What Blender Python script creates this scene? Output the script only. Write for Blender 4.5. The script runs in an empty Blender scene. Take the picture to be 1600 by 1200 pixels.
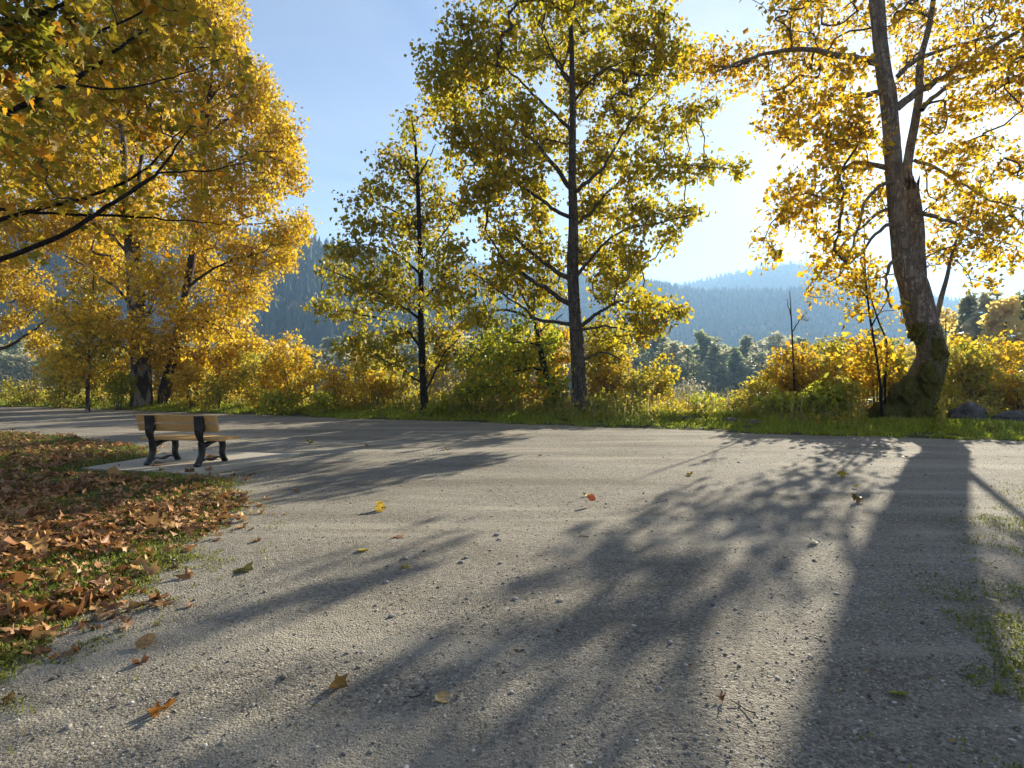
import bpy, math, random
import numpy as np
from mathutils import Vector, noise as mnoise

random.seed(7)
RNG = np.random.default_rng(7)
R = math.radians
SC = bpy.context.scene
COL = SC.collection

# ------------------------------------------------------------------ camera
FPX, HOR, CAMZ = 889.0, 588.0, 1.6          # focal length and horizon row of the 1600 px photograph, eye height
cam_d = bpy.data.cameras.new('camera')
cam = bpy.data.objects.new('camera', cam_d)
COL.objects.link(cam)
cam.location = (0, 0, CAMZ)
cam.rotation_euler = (R(90), 0, 0)
cam_d.sensor_width = 36.0
cam_d.lens = 36.0 * FPX / 1600.0
cam_d.shift_y = -(600.0 - HOR) / 1600.0
cam_d.clip_start = 0.05
cam_d.clip_end = 20000
SC.camera = cam

# ------------------------------------------------------------------ sun, sky, exposure
SUN_EL, SUN_AZ = R(17.9), R(34.7)            # azimuth measured from +Y towards +X
SUN = Vector((math.sin(SUN_AZ) * math.cos(SUN_EL), math.cos(SUN_AZ) * math.cos(SUN_EL), math.sin(SUN_EL)))
ld = bpy.data.lights.new('sun', 'SUN')
ld.energy = 5.0
ld.angle = R(0.53)
ld.color = (1.0, 0.91, 0.73)
lo = bpy.data.objects.new('sun', ld)
COL.objects.link(lo)
lo.rotation_euler = SUN.to_track_quat('Z', 'Y').to_euler()
lo.location = (20, 30, 30)

SC.view_settings.view_transform = 'Standard'
SC.view_settings.look = 'None'
SC.view_settings.gamma = 1.0
SC.view_settings.use_curve_mapping = False
SC.view_settings.exposure = 1.88
HAZE_DENSITY = 0.00036

SC.render.engine = 'CYCLES'
cy = SC.cycles
cy.use_denoising = True
cy.max_bounces = 8
cy.diffuse_bounces = 3
cy.glossy_bounces = 2
cy.transmission_bounces = 5
cy.volume_bounces = 1
cy.transparent_max_bounces = 8
cy.caustics_reflective = False
cy.caustics_refractive = False
cy.use_adaptive_sampling = True
cy.adaptive_threshold = 0.012

world = bpy.data.worlds.new('World')
SC.world = world
world.use_nodes = True


class NT:
    """small helper for node trees"""
    def __init__(self, tree):
        self.t = tree
        tree.nodes.clear()

    def n(self, typ, **kw):
        nd = self.t.nodes.new(typ)
        for k, v in kw.items():
            if k.startswith('i_'):
                key = k[2:]
                key = int(key) if key.isdigit() else key.replace('_', ' ')
                self.put(nd.inputs[key], v)
            else:
                setattr(nd, k, v)
        return nd

    def put(self, sock, v):
        if isinstance(v, bpy.types.NodeSocket):
            self.t.links.new(v, sock)
        else:
            if isinstance(v, tuple) and len(v) == 3 and sock.type == 'RGBA':
                v = (*v, 1.0)
            sock.default_value = v

    def math(self, op, a, b=0.0, c=None, clamp=False):
        nd = self.t.nodes.new('ShaderNodeMath')
        nd.operation = op
        nd.use_clamp = clamp
        self.put(nd.inputs[0], a)
        self.put(nd.inputs[1], b)
        if c is not None:
            self.put(nd.inputs[2], c)
        return nd.outputs[0]

    def mix(self, f, a, b, blend='MIX'):
        nd = self.t.nodes.new('ShaderNodeMix')
        nd.data_type = 'RGBA'
        nd.blend_type = blend
        self.put(nd.inputs[0], f)
        self.put(nd.inputs[6], a)
        self.put(nd.inputs[7], b)
        return nd.outputs[2]

    def ramp(self, f, stops, interp='LINEAR'):
        nd = self.t.nodes.new('ShaderNodeValToRGB')
        cr = nd.color_ramp
        cr.interpolation = interp
        while len(cr.elements) < len(stops):
            cr.elements.new(0.5)
        for e, (p, c) in zip(cr.elements, stops):
            e.position = p
            e.color = (*c, 1.0) if len(c) == 3 else c
        self.put(nd.inputs[0], f)
        return nd.outputs[0]

    def noise(self, vec, scale, detail=4, rough=0.55, dist=0.0):
        nd = self.t.nodes.new('ShaderNodeTexNoise')
        self.put(nd.inputs['Vector'], vec)
        nd.inputs['Scale'].default_value = scale
        nd.inputs['Detail'].default_value = detail
        nd.inputs['Roughness'].default_value = rough
        nd.inputs['Distortion'].default_value = dist
        return nd.outputs[0]

    def maprange(self, v, a, b, c=0.0, d=1.0, smooth=True):
        nd = self.t.nodes.new('ShaderNodeMapRange')
        nd.interpolation_type = 'SMOOTHSTEP' if smooth else 'LINEAR'
        self.put(nd.inputs[0], v)
        for i, x in enumerate((a, b, c, d)):
            nd.inputs[i + 1].default_value = x
        return nd.outputs[0]


def build_world():
    T = NT(world.node_tree)
    sky = T.n('ShaderNodeTexSky', sky_type='NISHITA')
    sky.sun_disc = False
    sky.sun_elevation = SUN_EL
    sky.sun_rotation = SUN_AZ
    sky.altitude = 60
    sky.air_density = 1.0
    sky.dust_density = 0.3
    sky.ozone_density = 2.5
    tc = T.n('ShaderNodeTexCoord')
    d = T.n('ShaderNodeVectorMath', operation='NORMALIZE')
    T.put(d.inputs[0], tc.outputs['Generated'])
    sep = T.n('ShaderNodeSeparateXYZ')
    T.put(sep.inputs[0], d.outputs[0])
    # thin cirrus on a flat sheet high above: direction divided by height
    hz = T.math('MAXIMUM', sep.outputs[2], 0.03)
    hz = T.math('ADD', hz, 0.16)
    px = T.math('DIVIDE', sep.outputs[0], hz)
    py = T.math('DIVIDE', sep.outputs[1], hz)
    cmb = T.n('ShaderNodeCombineXYZ', i_0=T.math('ADD', T.math('MULTIPLY', px, 0.75), T.math('MULTIPLY', py, 0.35)),
              i_1=T.math('SUBTRACT', T.math('MULTIPLY', py, 1.2), T.math('MULTIPLY', px, 0.4)), i_2=0.0)
    n1 = T.noise(cmb.outputs[0], 0.95, 7, 0.6, 0.6)
    n2 = T.noise(cmb.outputs[0], 0.33, 3, 0.5, 0.2)
    cl = T.math('ADD', T.math('MULTIPLY', n1, 0.6), T.math('MULTIPLY', n2, 0.6))
    cloud = T.maprange(cl, 0.46, 0.70)
    # ice cloud scatters sunlight forwards: brightest round the sun
    dt = T.n('ShaderNodeVectorMath', operation='DOT_PRODUCT')
    T.put(dt.inputs[0], d.outputs[0])
    dt.inputs[1].default_value = SUN
    c = T.math('MAXIMUM', dt.outputs['Value'], 0.0)
    glow = T.math('ADD', T.math('MULTIPLY', T.math('POWER', c, 9.0), 1.2), T.math('MULTIPLY', T.math('POWER', c, 60.0), 3.0))
    glow = T.math('ADD', glow, 4.4)
    ccol = T.mix(1.0, (0.93, 0.96, 1.0), glow, 'MULTIPLY')
    base = T.mix(1.0, sky.outputs[0], (0.98, 0.88, 1.03), 'MULTIPLY')
    near = T.maprange(c, 0.78, 0.985)
    f = T.math('MULTIPLY', cloud, T.math('ADD', 0.50, T.math('MULTIPLY', near, 0.45)))
    f = T.math('ADD', f, T.math('MULTIPLY', near, 0.5), clamp=True)
    colr = T.mix(f, base, ccol)
    bg = T.n('ShaderNodeBackground')
    T.put(bg.inputs[0], colr)
    bg.inputs[1].default_value = 0.042
    out = T.n('ShaderNodeOutputWorld')
    T.put(out.inputs[0], bg.outputs[0])


build_world()

# ------------------------------------------------------------------ helpers: objects and meshes


def P(px, py, Y):
    """a point of the place, read off the photograph, at depth Y metres"""
    return np.array(((px - 800.0) / FPX * Y, Y, CAMZ + (HOR - py) / FPX * Y))


def G(px, py):
    """a point on level ground seen at that pixel: (X, Y)"""
    Y = CAMZ * FPX / (py - HOR)
    return ((px - 800.0) / FPX * Y, Y)


def make_mesh(name, verts, faces, smooth=False):
    """verts (n,3); faces: list of int arrays (m,k)"""
    me = bpy.data.meshes.new(name)
    verts = np.asarray(verts, dtype=np.float32)
    me.vertices.add(len(verts))
    me.vertices.foreach_set('co', verts.ravel())
    faces = [np.asarray(f, dtype=np.int32) for f in faces if len(f)]
    nl = sum(f.size for f in faces)
    npoly = sum(len(f) for f in faces)
    me.loops.add(nl)
    me.loops.foreach_set('vertex_index', np.concatenate([f.ravel() for f in faces]))
    me.polygons.add(npoly)
    tot = np.concatenate([np.full(len(f), f.shape[1], dtype=np.int32) for f in faces])
    st = np.concatenate(([0], np.cumsum(tot)[:-1])).astype(np.int32)
    me.polygons.foreach_set('loop_start', st)
    me.polygons.foreach_set('loop_total', tot)
    if smooth:
        me.polygons.foreach_set('use_smooth', np.ones(npoly, dtype=bool))
    me.update(calc_edges=True)
    me.validate()
    return me


def obj(name, me, mat=None, parent=None):
    o = bpy.data.objects.new(name, me)
    if mat is not None and not me.materials:
        me.materials.append(mat)
    COL.objects.link(o)
    if parent is not None:
        o.parent = parent
    return o


def tag(o, label=None, cat=None, group=None, kind=None):
    for k, v in (('label', label), ('category', cat), ('group', group), ('kind', kind)):
        if v:
            o[k] = v
    return o


def thing(name, loc, label, cat, group=None):
    o = bpy.data.objects.new(name, None)
    o.empty_display_size = 0.3
    COL.objects.link(o)
    o.location = loc
    return tag(o, label, cat, group)


def norm(v):
    v = np.asarray(v, dtype=float)
    return v / np.maximum(np.linalg.norm(v, axis=-1, keepdims=True), 1e-9)


# ------------------------------------------------------------------ materials


def new_mat(name):
    m = bpy.data.materials.new(name)
    m.use_nodes = True
    return m, NT(m.node_tree)


def surface(T, shader):
    o = T.n('ShaderNodeOutputMaterial')
    T.put(o.inputs[0], shader)


def leaf_mat(name, cols, trans=0.5, gain=1.35, rough=0.55):
    m, T = new_mat(name)
    g = T.n('ShaderNodeNewGeometry')
    n = len(cols)
    stops = [((i + 0.5) / n, c) for i, c in enumerate(cols)]
    c = T.ramp(g.outputs['Random Per Island'], stops)
    tc = T.n('ShaderNodeTexCoord')
    nz = T.noise(tc.outputs['Object'], 0.55, 2)
    c = T.mix(T.maprange(nz, 0.35, 0.72, 0.0, 0.55), c, tuple(np.mean(cols[-2:], axis=0)))
    c2 = T.mix(1.0, c, (gain, gain * 0.98, gain * 0.9), 'MULTIPLY')
    pr = T.n('ShaderNodeBsdfPrincipled')
    T.put(pr.inputs['Base Color'], c)
    pr.inputs['Roughness'].default_value = rough
    pr.inputs['Specular IOR Level'].default_value = 0.35
    tl = T.n('ShaderNodeBsdfTranslucent')
    T.put(tl.inputs[0], c2)
    mx = T.n('ShaderNodeMixShader', i_0=trans)
    T.put(mx.inputs[1], pr.outputs[0])
    T.put(mx.inputs[2], tl.outputs[0])
    surface(T, mx.outputs[0])
    return m


def bark_mat(name, dark, light, scale=1.0, moss=None, pale=None):
    m, T = new_mat(name)
    tc = T.n('ShaderNodeTexCoord')
    mp = T.n('ShaderNodeMapping')
    T.put(mp.inputs[0], tc.outputs['Object'])
    mp.inputs['Scale'].default_value = (1.0, 1.0, 0.17)
    wv = T.noise(mp.outputs[0], 13 * scale, 5, 0.62, 1.2)
    ridge_ = T.math('ABSOLUTE', T.math('SUBTRACT', wv, 0.5))
    fis = T.maprange(ridge_, 0.0, 0.10)
    nz = T.noise(tc.outputs['Object'], 21 * scale, 6, 0.7)
    nb = T.noise(tc.outputs['Object'], 2.3, 4, 0.6)
    f = T.math('MULTIPLY', fis, T.maprange(nz, 0.3, 0.7))
    c = T.mix(f, dark, light)
    c = T.mix(T.maprange(nb, 0.45, 0.7, 0.0, 0.6), c, tuple(0.55 * np.array(light) + 0.25 * np.array(dark)))
    if pale:
        mp2 = T.n('ShaderNodeMapping')
        T.put(mp2.inputs[0], tc.outputs['Object'])
        mp2.inputs['Scale'].default_value = (4.0, 4.0, 1.3)
        f2 = T.maprange(T.noise(mp2.outputs[0], 1.0, 4, 0.6), 0.47, 0.6)
        c = T.mix(f2, c, pale)
    bh = f
    if moss:
        sp = T.n('ShaderNodeSeparateXYZ')
        T.put(sp.inputs[0], tc.outputs['Object'])
        nm = T.noise(tc.outputs['Object'], 1.5, 5, 0.62)
        hh = T.math('ADD', sp.outputs[2], T.math('MULTIPLY', T.math('SUBTRACT', nm, 0.5), 5.0))
        mf = T.maprange(hh, moss[2], moss[1], 0.0, 0.93)
        mcol = T.mix(T.noise(tc.outputs['Object'], 24, 3), (0.012, 0.017, 0.004), moss[0])
        c = T.mix(mf, c, mcol)
    bp = T.n('ShaderNodeBump', i_Strength=1.0, i_Distance=0.06)
    T.put(bp.inputs['Height'], T.math('ADD', bh, T.math('MULTIPLY', nz, 0.4)))
    pr = T.n('ShaderNodeBsdfPrincipled')
    T.put(pr.inputs['Base Color'], c)
    pr.inputs['Roughness'].default_value = 0.9
    pr.inputs['Specular IOR Level'].default_value = 0.2
    T.put(pr.inputs['Normal'], bp.outputs[0])
    surface(T, pr.outputs[0])
    return m


def plain_mat(name, col, rough=0.6, var=0.25, scale=12.0, metal=0.0, bump=0.0, stretch=(1, 1, 1)):
    m, T = new_mat(name)
    tc = T.n('ShaderNodeTexCoord')
    mp = T.n('ShaderNodeMapping')
    T.put(mp.inputs[0], tc.outputs['Object'])
    mp.inputs['Scale'].default_value = stretch
    nz = T.noise(mp.outputs[0], scale, 6, 0.65)
    c = T.mix(nz, tuple(np.array(col) * (1 - var)), tuple(np.minimum(np.array(col) * (1 + var), 1)))
    pr = T.n('ShaderNodeBsdfPrincipled')
    T.put(pr.inputs['Base Color'], c)
    pr.inputs['Roughness'].default_value = rough
    pr.inputs['Metallic'].default_value = metal
    if bump:
        bp = T.n('ShaderNodeBump', i_Strength=0.6, i_Distance=bump)
        T.put(bp.inputs['Height'], nz)
        T.put(pr.inputs['Normal'], bp.outputs[0])
    surface(T, pr.outputs[0])
    return m


def gravel_mat():
    m, T = new_mat('packed_gravel')
    tc = T.n('ShaderNodeTexCoord')
    o = tc.outputs['Object']
    v1 = T.n('ShaderNodeTexVoronoi')
    T.put(v1.inputs['Vector'], o)
    v1.inputs['Scale'].default_value = 75
    v2 = T.n('ShaderNodeTexVoronoi')
    T.put(v2.inputs['Vector'], o)
    v2.inputs['Scale'].default_value = 28
    sp1 = T.n('ShaderNodeSeparateColor')
    T.put(sp1.inputs[0], v1.outputs['Color'])
    sp2 = T.n('ShaderNodeSeparateColor')
    T.put(sp2.inputs[0], v2.outputs['Color'])
    fine = T.noise(o, 130, 4, 0.7)
    mid = T.noise(o, 9, 5, 0.65)
    big = T.noise(o, 0.55, 5, 0.6)
    # grains: mostly grey, some dark, some pale and warm
    grain = T.ramp(sp1.outputs[0], [(0.0, (0.07, 0.061, 0.050)), (0.3, (0.21, 0.184, 0.142)), (0.7, (0.325, 0.295, 0.238)), (0.93, (0.42, 0.38, 0.305)), (1.0, (0.60, 0.55, 0.45))])
    dust = T.mix(fine, (0.185, 0.170, 0.143), (0.375, 0.345, 0.29))
    dusty = T.maprange(T.math('ADD', T.math('MULTIPLY', big, 0.7), T.math('MULTIPLY', mid, 0.4)), 0.42, 0.68)
    c = T.mix(T.math('MULTIPLY', dusty, 0.6), grain, dust)
    stone = T.ramp(sp2.outputs[1], [(0.0, (0.10, 0.10, 0.10)), (0.6, (0.27, 0.26, 0.24)), (1.0, (0.50, 0.48, 0.44))])
    isst = T.math('MULTIPLY', T.math('GREATER_THAN', sp2.outputs[0], 0.86), T.maprange(v2.outputs['Distance'], 0.34, 0.26))
    c = T.mix(T.math('MULTIPLY', isst, 0.8), c, stone)
    # damp, darker, browner patches and worn lanes
    c = T.mix(T.maprange(mid, 0.50, 0.72, 0.0, 0.42), c, (0.15, 0.13, 0.10))
    spk = T.noise(o, 48, 5, 0.75)
    c = T.mix(T.maprange(spk, 0.52, 0.66, 0.0, 0.72), c, (0.07, 0.064, 0.056))  # dark grit specks, deepened to paint in the grains' own small shadows
    mpl = T.n('ShaderNodeMapping')
    T.put(mpl.inputs[0], o)
    mpl.inputs['Rotation'].default_value = (0, 0, R(21))
    mpl.inputs['Scale'].default_value = (0.16, 1.0, 1.0)
    lane = T.noise(mpl.outputs[0], 1.15, 5, 0.6, 0.4)
    c = T.mix(T.maprange(big, 0.3, 0.62, 0.42, 0.0), c, (0.16, 0.142, 0.112))
    c = T.mix(T.maprange(lane, 0.50, 0.66, 0.0, 0.65), c, (0.39, 0.35, 0.275))
    c = T.mix(T.maprange(lane, 0.47, 0.32, 0.0, 0.6), c, (0.135, 0.118, 0.09))
    h = T.math('ADD', T.math('MULTIPLY', T.math('SUBTRACT', 1.0, v1.outputs['Distance']), 0.55), T.math('MULTIPLY', fine, 0.5))
    h = T.math('ADD', h, T.math('MULTIPLY', mid, 1.3))
    h = T.math('ADD', h, T.math('MULTIPLY', isst, 0.7))
    bp = T.n('ShaderNodeBump', i_Strength=1.0, i_Distance=0.02)
    T.put(bp.inputs['Height'], h)
    pr = T.n('ShaderNodeBsdfPrincipled')
    T.put(pr.inputs['Base Color'], c)
    pr.inputs['Roughness'].default_value = 0.93
    pr.inputs['Specular IOR Level'].default_value = 0.15
    T.put(pr.inputs['Normal'], bp.outputs[0])
    surface(T, pr.outputs[0])
    return m


def soil_mat():
    m, T = new_mat('turf_soil')
    tc = T.n('ShaderNodeTexCoord')
    o = tc.outputs['Object']
    a = T.noise(o, 0.9, 5, 0.6)
    b = T.noise(o, 14, 5, 0.7)
    far = T.noise(o, 0.02, 5, 0.6)
    c = T.mix(b, (0.03, 0.026, 0.016), (0.10, 0.085, 0.05))
    c = T.mix(T.maprange(a, 0.42, 0.66), c, T.mix(b, (0.035, 0.055, 0.012), (0.09, 0.12, 0.03)))
    c = T.mix(T.maprange(far, 0.5, 0.7, 0.0, 0.5), c, (0.16, 0.13, 0.07))
    bp = T.n('ShaderNodeBump', i_Strength=0.8, i_Distance=0.03)
    T.put(bp.inputs['Height'], b)
    pr = T.n('ShaderNodeBsdfPrincipled')
    T.put(pr.inputs['Base Color'], c)
    pr.inputs['Roughness'].default_value = 0.95
    pr.inputs['Specular IOR Level'].default_value = 0.1
    T.put(pr.inputs['Normal'], bp.outputs[0])
    surface(T, pr.outputs[0])
    return m


M_GRAVEL = gravel_mat()
M_SOIL = soil_mat()
GOLD = [(0.26, 0.20, 0.02), (0.56, 0.385, 0.02), (0.68, 0.475, 0.025), (0.62, 0.325, 0.015), (0.74, 0.535, 0.035), (0.40, 0.345, 0.025)]
AMBER = [(0.15, 0.12, 0.02), (0.44, 0.31, 0.02), (0.66, 0.43, 0.025), (0.56, 0.26, 0.012), (0.70, 0.49, 0.03), (0.33, 0.32, 0.025), (0.62, 0.38, 0.02)]
OLIVE = [(0.12, 0.13, 0.014), (0.36, 0.31, 0.018), (0.46, 0.38, 0.02), (0.48, 0.27, 0.015), (0.26, 0.29, 0.02), (0.46, 0.36, 0.018)]
DARKOL = [(0.10, 0.12, 0.018), (0.32, 0.27, 0.02), (0.46, 0.27, 0.018), (0.25, 0.29, 0.025), (0.40, 0.32, 0.02)]
GREENY = [(0.12, 0.19, 0.02), (0.30, 0.35, 0.03), (0.44, 0.43, 0.035), (0.23, 0.29, 0.03), (0.48, 0.41, 0.035)]
YELGRN = [(0.20, 0.24, 0.03), (0.42, 0.38, 0.035), (0.54, 0.44, 0.04), (0.33, 0.34, 0.035), (0.50, 0.38, 0.05), (0.30, 0.24, 0.06)]
M_LEAF = {
    'gold': leaf_mat('leaf_gold', GOLD, 0.5, 1.25),
    'amber': leaf_mat('leaf_amber', AMBER, 0.6, 1.28),
    'olive': leaf_mat('leaf_olive', OLIVE, 0.6, 1.3),
    'dark': leaf_mat('leaf_dark', DARKOL, 0.54, 1.25),
    'green': leaf_mat('leaf_green', GREENY, 0.58, 1.3),
    'yelgrn': leaf_mat('leaf_yellow_green', YELGRN, 0.5, 1.25),
    'maple': leaf_mat('leaf_maple', [(0.14, 0.15, 0.018), (0.34, 0.27, 0.02), (0.46, 0.30, 0.02), (0.52, 0.21, 0.015), (0.26, 0.25, 0.025), (0.50, 0.33, 0.025)], 0.6, 1.3),
    'orange': leaf_mat('leaf_orange', [(0.30, 0.20, 0.015), (0.52, 0.33, 0.02), (0.62, 0.43, 0.03), (0.50, 0.26, 0.02), (0.40, 0.34, 0.03), (0.56, 0.42, 0.03)], 0.5, 1.25),
    'pale': leaf_mat('leaf_pale', [(0.30, 0.29, 0.20), (0.42, 0.39, 0.29), (0.36, 0.36, 0.22), (0.50, 0.45, 0.34)], 0.4, 1.1),
    'far_grey': leaf_mat('leaf_far_grey', [(0.20, 0.22, 0.13), (0.29, 0.30, 0.17), (0.36, 0.35, 0.21), (0.26, 0.28, 0.16)], 0.55, 1.2),
    'far_pale': leaf_mat('leaf_far_pale', [(0.30, 0.30, 0.19), (0.42, 0.40, 0.26), (0.35, 0.36, 0.21), (0.48, 0.45, 0.32)], 0.55, 1.2),
    'far_gold': leaf_mat('leaf_far_gold', [(0.52, 0.42, 0.15), (0.66, 0.52, 0.15), (0.58, 0.49, 0.18), (0.70, 0.50, 0.14)], 0.62, 1.3),
    'far_green': leaf_mat('leaf_far_green', [(0.18, 0.22, 0.10), (0.26, 0.30, 0.12), (0.32, 0.34, 0.16), (0.22, 0.26, 0.12)], 0.55, 1.2),
}
M_BARK = {
    'cottonwood': bark_mat('bark_cottonwood', (0.10, 0.084, 0.068), (0.66, 0.575, 0.47), 0.42, ((0.22, 0.21, 0.025), 0.2, 3.4)),
    'cottonwood_top': bark_mat('bark_cottonwood_top', (0.14, 0.12, 0.098), (0.64, 0.56, 0.46), 0.6),
    'grey': bark_mat('bark_grey', (0.04, 0.033, 0.026), (0.30, 0.255, 0.205), 0.6),
    'dark': bark_mat('bark_dark', (0.02, 0.017, 0.014), (0.085, 0.072, 0.06), 1.6),
    'birch': bark_mat('bark_pale', (0.05, 0.035, 0.025), (0.22, 0.17, 0.12), 1.2, None, (0.48, 0.44, 0.38)),
    'brown': bark_mat('bark_brown', (0.04, 0.028, 0.02), (0.19, 0.14, 0.095), 1.2),
    'twig': plain_mat('bark_twig', (0.075, 0.06, 0.05), 0.85, 0.4, 6.0),
    'pale_twig': plain_mat('bark_pale_twig', (0.26, 0.22, 0.17), 0.85, 0.3, 6.0),
}


def grass_mat(name, cols, trans=0.45):
    return leaf_mat(name, cols, trans, 1.2, 0.5)


M_GRASS = grass_mat('grass_green', [(0.13, 0.20, 0.014), (0.26, 0.34, 0.024), (0.37, 0.42, 0.03), (0.19, 0.26, 0.02), (0.42, 0.40, 0.06)])
M_GRASS_DRY = grass_mat('grass_dry', [(0.20, 0.19, 0.05), (0.30, 0.26, 0.08), (0.40, 0.34, 0.15), (0.16, 0.18, 0.04)])
M_LAWN = grass_mat('lawn_green', [(0.07, 0.11, 0.012), (0.14, 0.19, 0.02), (0.24, 0.27, 0.03), (0.10, 0.14, 0.02), (0.32, 0.30, 0.06)])
M_LITTER = leaf_mat('leaf_litter', [(0.12, 0.05, 0.02), (0.27, 0.11, 0.04), (0.38, 0.18, 0.065), (0.18, 0.08, 0.03), (0.42, 0.25, 0.12), (0.40, 0.22, 0.06)], 0.2, 1.1)
M_STONE = plain_mat('pebble_stone', (0.27, 0.255, 0.23), 0.9, 0.35, 3.0)
M_BOULDER = plain_mat('boulder_rock', (0.085, 0.08, 0.075), 0.9, 0.75, 5.0, bump=0.09)
M_WOOD = plain_mat('bench_wood', (0.54, 0.32, 0.105), 0.65, 0.38, 5.0, bump=0.002, stretch=(1.2, 14, 14))
M_IRON = plain_mat('bench_iron', (0.010, 0.010, 0.0105), 0.42, 0.2, 30)
M_PAD = plain_mat('pad_concrete', (0.34, 0.305, 0.235), 0.9, 0.22, 7, bump=0.006)

# ------------------------------------------------------------------ terrain
EDGE = [G(-900, 607), G(0, 635), G(200, 641), G(400, 648), G(600, 655), G(800, 662), G(950, 668), G(1100, 673), G(1250, 679), G(1400, 683), G(1600, 688), G(2300, 705)]
EDGE = np.array(EDGE)
lawn_px = [(0, 1022), (80, 983), (190, 930), (250, 893), (300, 862), (345, 818), (372, 790), (382, 772), (345, 752), (270, 738), (215, 697), (110, 683), (0, 676)]
LAWN = np.array([G(*p) for p in lawn_px])
LAWN = np.vstack([[(-3.6, -4.0), (-3.15, 1.0), (-3.0, 2.4)], LAWN, [(-24, 20.0), (-60, 34), (-80, 34), (-80, -4)]])
RIGHTP = np.array([(11.5, 10.6), (8.4, 9.0), (6.4, 7.6), (5.35, 6.5), (4.3, 5.4), (3.55, 4.5), (3.0, 3.7), (2.7, 3.2), (2.5, 2.7), (2.45, 2.0), (2.6, 0.5), (3.0, -4), (40, -4), (40, 10.6)])


def seg_dist(pts, poly, closed):
    a = poly
    b = np.roll(poly, -1, axis=0)
    if not closed:
        a, b = a[:-1], b[:-1]
    d2 = np.full(len(pts), 1e18)
    for p, q in zip(a, b):
        v = q - p
        t = np.clip(((pts - p) @ v) / (v @ v), 0, 1)
        r = pts - (p + t[:, None] * v)
        d2 = np.minimum(d2, (r * r).sum(1))
    return np.sqrt(d2)


def inside(pts, poly):
    x, y = pts[:, 0], pts[:, 1]
    res = np.zeros(len(pts), bool)
    j = len(poly) - 1
    for i in range(len(poly)):
        xi, yi = poly[i]
        xj, yj = poly[j]
        c = ((yi > y) != (yj > y)) & (x < (xj - xi) * (y - yi) / (yj - yi + 1e-12) + xi)
        res ^= c
        j = i
    return res


def sd_poly(pts, poly):
    d = seg_dist(pts, poly, True)
    return np.where(inside(pts, poly), d, -d)           # positive inside


def sd_verge(pts):
    """distance beyond the far edge of the path (positive on the verge)"""
    d = seg_dist(pts, EDGE, False)
    yl = np.interp(pts[:, 0], EDGE[:, 0], EDGE[:, 1])
    return np.where(pts[:, 1] > yl, d, -d)


def vnoise(pts, scale, octaves=3, seed=0.0):
    """cheap sum of value noise, vectorised; about -1..1"""
    out = np.zeros(len(pts))
    amp = 1.0
    tot = 0.0
    for o in range(octaves):
        p = pts * scale * (2 ** o) + seed + o * 17.3
        i = np.floor(p).astype(np.int64)
        f = p - i
        f = f * f * (3 - 2 * f)

        def h(ix, iy):
            n = (ix * 374761393 + iy * 668265263) & 0x7fffffff
            n = ((n ^ (n >> 13)) * 1274126177) & 0x7fffffff
            return ((n ^ (n >> 16)) & 0xffff) / 32767.5 - 1.0
        a = h(i[:, 0], i[:, 1])
        b = h(i[:, 0] + 1, i[:, 1])
        c = h(i[:, 0], i[:, 1] + 1)
        d = h(i[:, 0] + 1, i[:, 1] + 1)
        out += amp * ((a * (1 - f[:, 0]) + b * f[:, 0]) * (1 - f[:, 1]) + (c * (1 - f[:, 0]) + d * f[:, 0]) * f[:, 1])
        tot += amp
        amp *= 0.5
    return out / tot


def smooth(x, a, b):
    t = np.clip((x - a) / (b - a), 0, 1)
    return t * t * (3 - 2 * t)


def path_z(pts):
    r = np.hypot(pts[:, 0], pts[:, 1])
    fade = np.clip(1.2 - r / 30.0, 0.15, 1)
    return fade * (0.018 * vnoise(pts, 0.5, 2, 3.0) + 0.008 * np.exp(-r / 9.0) * vnoise(pts, 2.2, 2, 9.0))


def ground_z(pts):
    base = path_z(pts)
    dv, dl, dr = sd_verge(pts), sd_poly(pts, LAWN), sd_poly(pts, RIGHTP)
    wob = 0.26 * vnoise(pts, 1.3, 3, 21.0) + 0.16 * vnoise(pts, 5.0, 3, 5.0)
    d = np.maximum(np.maximum(dv + 1.2 * wob + 0.5 * vnoise(pts, 0.6, 3, 61.0), dl + wob), dr * 0.8 + 1.3 * wob - 0.85)
    z = base + np.clip(d * 0.16, -0.05, 0.035)
    z += np.where(d > 0, 0.03 * vnoise(pts, 1.8, 3, 40.0) * smooth(d, 0.0, 0.5), 0)
    z += 0.16 * smooth(dv, 0.2, 2.5) + 0.10 * vnoise(pts, 0.6, 2, 70.0) * smooth(dv, 0.8, 3)
    # the bank falls to the river flats
    z -= 3.1 * smooth(dv, 6.5, 17.0)
    z += 0.5 * vnoise(pts, 0.07, 3, 11.0) * smooth(dv, 14, 40)
    return z


def gz(x, y):
    return float(ground_z(np.array([[x, y]], float))[0])


def graded_grid(ys, th):
    """rows at distance ys, columns at angles th: quads that keep their size in the picture"""
    Y, TH = np.meshgrid(ys, th, indexing='ij')
    X = Y * np.tan(TH)
    pts = np.stack([X.ravel(), Y.ravel()], 1)
    nr, nc = len(ys), len(th)
    i = np.arange(nr - 1)[:, None] * nc + np.arange(nc - 1)[None, :]
    q = np.stack([i, i + 1, i + 1 + nc, i + nc], -1).reshape(-1, 4)
    return pts, q


ys = np.concatenate([np.linspace(-6, 1.0, 15)[:-1], np.geomspace(1.0, 60, 330), np.geomspace(62, 3000, 50)])
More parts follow.
